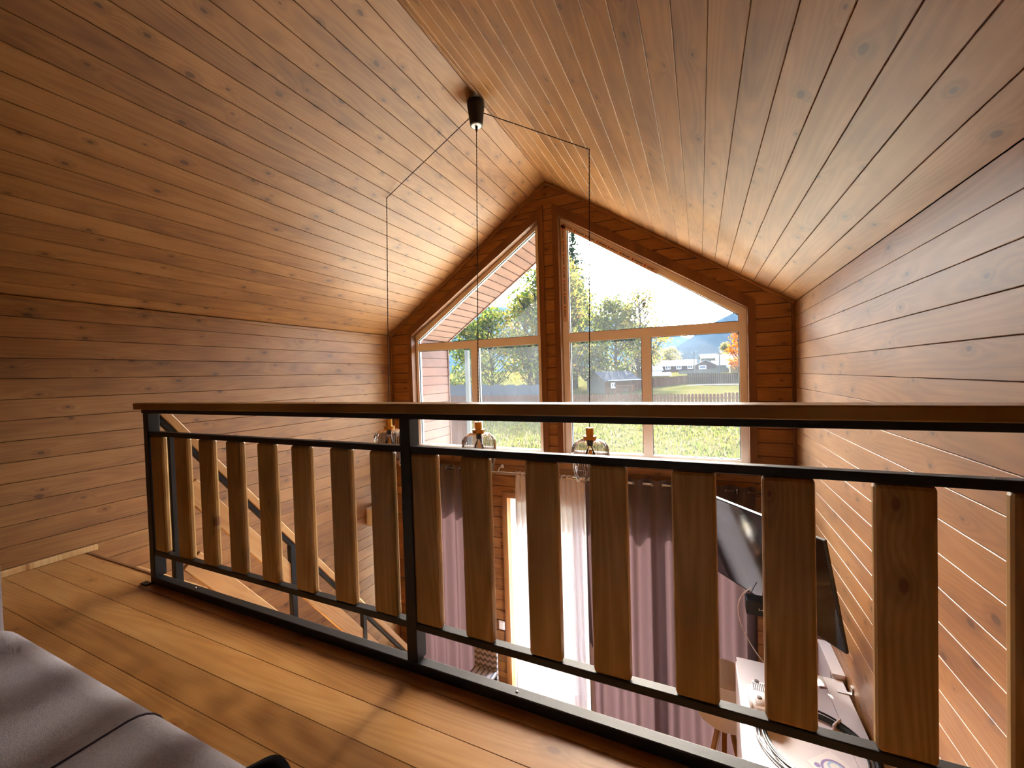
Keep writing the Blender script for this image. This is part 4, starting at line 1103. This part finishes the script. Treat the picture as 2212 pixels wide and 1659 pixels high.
# yellow kiosk
kk_, kmw = gabled('kiosk', 'small yellow kiosk with pale roof beyond the fence', -8.0, 80, 0.15, 3.0, 2.2, hz(80) - 0.1, 0.30, 0.75, M['yellow'], M['white_roof'], 0.3)
bm = bmesh.new(); add_box(bm, 0.9, 2.1, -0.05, 0.01, 0.2, 1.0); obj('hatch', bm, M['bluep'], kk_, kmw)
# farther fences
M['fence_dk'] = eplain('dark_boarding', esr(96, 78, 82), rough=0.9, noise=0.15)
def board_fence(name, label, a, b, n, zt0, zt1, zb0, zb1, mat, gapf=0.94):
    f = empty(name, (*a, zb0)); tag(f, label, 'fence')
    a_ = Vector((*a, 0)); b_ = Vector((*b, 0)); d = (b_ - a_); w_ = d.length / n; an = math.atan2(d.y, d.x)
    for k in range(n):
        t = (k + 0.5) / n; c = a_ + d * t; z0_, z1_ = zb0 + (zb1 - zb0) * t, zt0 + (zt1 - zt0) * t
        bm = bmesh.new(); add_box(bm, -w_ * gapf / 2, w_ * gapf / 2, -0.02, 0.02, z0_ - 0.2, z1_); obj('board', bm, mat, f, Matrix.Translation((c.x, c.y, 0)) @ Matrix.Rotation(an, 4, 'Z'))
board_fence('board_fence', 'dark brown board fence before the mauve house', (-1.9, 75), (7.5, 75), 30, 0.60, 0.36, -1.2, -1.2, M['fence_dk'])
board_fence('board_fence', 'brown board fence running from kiosk to dark fence', (-9.2, 66), (-1.9, 75), 26, -0.12, 0.25, hz(66), -1.2, M['shed_brown'])
board_fence('panel_fence', 'pale panel fence at the foot of the mauve house', (-4.5, 104), (6.0, 104), 16, 0.95, 1.45, 0.2, 0.2, M['shed_beige'])
tag(box('tan_container', 6.0, 9.4, 100, 104, hz(100) - 0.1, 1.78, M['tan']), 'tan box structure at the right end of the pale fence', 'container')
bm = bmesh.new(); bm.faces.new([bm.verts.new((x_, y_, hz(y_) + 0.10)) for x_, y_ in ((-2.0, 71.5), (8.0, 71.5), (8.0, 74.0), (-1.4, 74.0))])
tag(obj('gravel_path', bm, M['shed_beige']), 'pale gravel strip along the dark board fence', kind='structure')
# mauve house
hs, hmw = gabled('long_house', 'long mauve house with white metal roof and white windows', -11.4, 118, 0.0, 10.2, 7.0, hz(118) - 0.2, 2.45, 3.85, M['mauve_wall'], M['white_roof'], 0.5)
for x_ in (3.0, 5.75, 8.5): bwindow(hs, hmw, x_, 1.0, 1.25, 1.0)
hg, gmw = gabled('house_wing', 'gabled mauve wing at the right end of the long house', -1.0, 116.5, 0.0, 5.0, 4.8, hz(116) - 0.2, 2.3, 3.55, M['mauve_wall'], M['white_roof'], 0.35)
hg.matrix_basis = Matrix.Translation((3.75, 116.5, hz(116) - 0.2)) @ Matrix.Rotation(math.pi / 2, 4, 'Z')
for o_ in hg.children: o_.matrix_basis = Matrix()
bm = bmesh.new(); ring_prism(bm, [(0.9, 0.9), (2.6, 0.9), (2.6, 1.8), (0.9, 1.8)], [(1.05, 1.05), (2.45, 1.05), (2.45, 1.65), (1.05, 1.65)], -0.1, 0.02); f_ = obj('window', bm, M['ext_white'], hg, Matrix.Translation((-1.05, 116.44, hz(116) - 0.2)))
bm = bmesh.new(); add_box(bm, 1.0, 2.5, -0.03, 0.02, 1.0, 1.7); obj('pane', bm, M['ext_glass'], f_, Matrix.Translation((-1.05, 116.44, hz(116) - 0.2)))
board_fence('board_fence', 'low red boarding along the front of the long house', (-9.0, 112), (-0.5, 112), 14, 0.85, 0.95, 0.2, 0.2, M['red_base'])
# houses on the right and left
rb, rmw = gabled('green_house', 'dull green house with striped metal roof at right edge', 4.6, 130, 0.0, 9.0, 7.0, hz(130) - 0.2, 3.75, 5.2, eplain('dull_green_siding', srgb(112, 120, 116), rough=0.9), M['grey_roof'], 0.5)
for k in range(16):
    bm = bmesh.new(); s_ = 1.45 / 3.5
    a = [bm.verts.new(p) for p in ((-0.4 + k * 0.62, -0.55, 4.0 - 1.2 + 0.12 + 0.0), (-0.15 + k * 0.62, -0.55, 4.0 - 1.2 + 0.12), (-0.15 + k * 0.62, 3.5, 4.0 - 1.2 + 0.12 + 4.05 * s_), (-0.4 + k * 0.62, 3.5, 4.0 - 1.2 + 0.12 + 4.05 * s_))]
    bm.faces.new(a); obj('roof_stripe', bm, M['slate'], rb, rmw)
bwindow(rb, rmw, 2.0, 1.2, 1.3, 1.1); bwindow(rb, rmw, 5.2, 1.2, 1.3, 1.1)
gabled('low_house', 'low house with pale roof behind the long house', 0.6, 150, 0.1, 4.5, 5.0, hz(150) - 0.2, 4.9, 6.2, M['shed_beige'], M['grey_roof'], 0.4)
gabled('low_house', 'pale roofed low house right of the mauve gable', 3.3, 124, 0.0, 3.2, 4.0, hz(124) - 0.2, 2.3, 3.4, M['shed_beige'], M['grey_roof'], 0.4)
gabled('low_house', 'white roofed house seen behind the grey shed', -20.5, 98, 0.05, 8.0, 5.0, hz(98) - 0.2, 1.5, 2.5, M['tan'], M['grey_roof'], 0.5)
gabled('low_house', 'small pale cottage beside the thin branching tree', -9.6, 92, 0.3, 2.4, 2.6, hz(92) - 0.2, 1.3, 2.1, M['ext_white'], M['grey_roof'], 0.3)
# power line
M['greypost'] = eplain('grey_concrete_post', esr(150, 150, 150), rough=0.9)
tops = []
for x_, y_, zt, lab in ((-1.1, 100, 5.15, 'grey power pole in front of the mauve gable'), (4.0, 101, 4.75, 'grey power pole left of the striped roof')):
    p = empty('power_pole', (x_, y_, hz(y_) - 0.2)); tag(p, lab, 'pole', 'power poles by the houses')
    bm = bmesh.new(); tube(bm, [(x_, y_, hz(y_) - 0.2), (x_, y_, zt)], [0.14, 0.09], 8); obj('shaft', bm, M['greypost'], p)
    box('cross_arm', x_ - 0.5, x_ + 0.5, y_ - 0.04, y_ + 0.04, zt - 0.25, zt - 0.17, M['greypost'], p)
    for q in (-0.42, 0.42):
        bm = bmesh.new(); lathe(bm, [(0.04, 0), (0.05, 0.06), (0.03, 0.14)], 8, close=True, loc=(x_ + q, y_, zt - 0.17)); obj('insulator', bm, M['ext_white'], p)
    tops.append(Vector((x_, y_, zt - 0.05)))
for a, b, lab in ((Vector((-14, 96, 3.2)), tops[0], 'sagging wire reaching the left power pole'), (tops[0], tops[1], 'wire between the two power poles'), (tops[1], Vector((16, 104, 5.2)), 'wire leaving the right power pole')):
    pts = [a + (b - a) * (k / 12) - Vector((0, 0, 0.5 * 4 * (k / 12) * (1 - k / 12) * (b - a).length / 15)) for k in range(13)]
    bm = bmesh.new(); tube(bm, pts, 0.018, 4); tag(obj('overhead_wire', bm, M['greypost']), lab, 'wire')
# ---- mountains
def interp(P, x):
    for (a, za), (b, zb) in zip(P, P[1:]):
        if x <= b: return za + (zb - za) * max(0, (x - a)) / (b - a)
    return P[-1][1]
def mountain(name, label, ridge, yr, yb, mat, seed, amp):
    rnd = random.Random(seed); bm = bmesh.new(); nx, ny = 150, 26; g = {}
    x0, x1 = ridge[0][0], ridge[-1][0]
    ph = [rnd.uniform(0, 6.28) for _ in range(12)]
    for i in range(nx + 1):
        x = x0 + (x1 - x0) * i / nx
        for j in range(ny + 1):
            t = j / ny; y = yb + (yr - yb) * t
            n_ = sum(math.sin(x * (0.012 * 1.7 ** k) + ph[k] + 3.1 * t * (k + 1)) / (k + 1.4) for k in range(6))
            z = 2 + (interp(ridge, x) - 2) * (t ** 1.15) + amp * n_ * math.sin(math.pi * min(1, t * 0.96 + 0.02)) + amp * 0.12 * n_
            g[i, j] = bm.verts.new((x, y + amp * 0.8 * n_, z))
    for i in range(nx):
        for j in range(ny): bm.faces.new((g[i, j], g[i + 1, j], g[i + 1, j + 1], g[i, j + 1]))
    tag(obj(name, bm, mat, smooth=True), label, kind='structure')
M['forest'] = eplain('forested_slope', esr(52, 62, 66), rough=1.0, spec=0.0, noise=0.35, nscale=0.02)
mountain('mountain_near', 'forested mountain slope rising to the right', [(-700, 5), (-190, 12), (-117, 49), (-43, 97), (42, 153), (115, 186), (260, 245), (600, 330), (1000, 380)], 1500, 800, M['forest'], 4, 7)
mountain('mountain_far', 'distant mountain ridge falling to the right', [(-2400, 620), (-900, 420), (-420, 315), (-267, 262), (-180, 225), (-90, 190), (0, 160), (300, 120), (900, 100)], 2500, 1750, M['forest'], 8, 9)
# aerial haze in the valley
th = NT('valley_haze'); vsn = th.n('VolumeScatter', i_Color=(0.25, 0.55, 1.0), i_Density=3.0e-5, i_Anisotropy=0.2)
th.t.links.new(vsn.outputs[0], th.out.inputs['Volume'])
bm = bmesh.new(); add_box(bm, -3000, 2000, 330, 3200, -60, 900)
tag(obj('valley_haze', bm, th.m), 'thin blue haze filling the valley before the mountains', 'haze', kind='stuff')

# shared groups for things that repeat
for pre, grp in (('curtain', 'eyelet curtains on the rod'), ('autumn_tree', 'autumn trees among the houses'), ('low_house', 'low houses beyond the lot'), ('board_fence', 'board fences beyond the lot'), ('overhead_wire', 'wires of the power line')):
    for o_ in bpy.data.objects:
        if o_.parent is None and (o_.name == pre or o_.name.startswith(pre + '.')): o_['group'] = grp
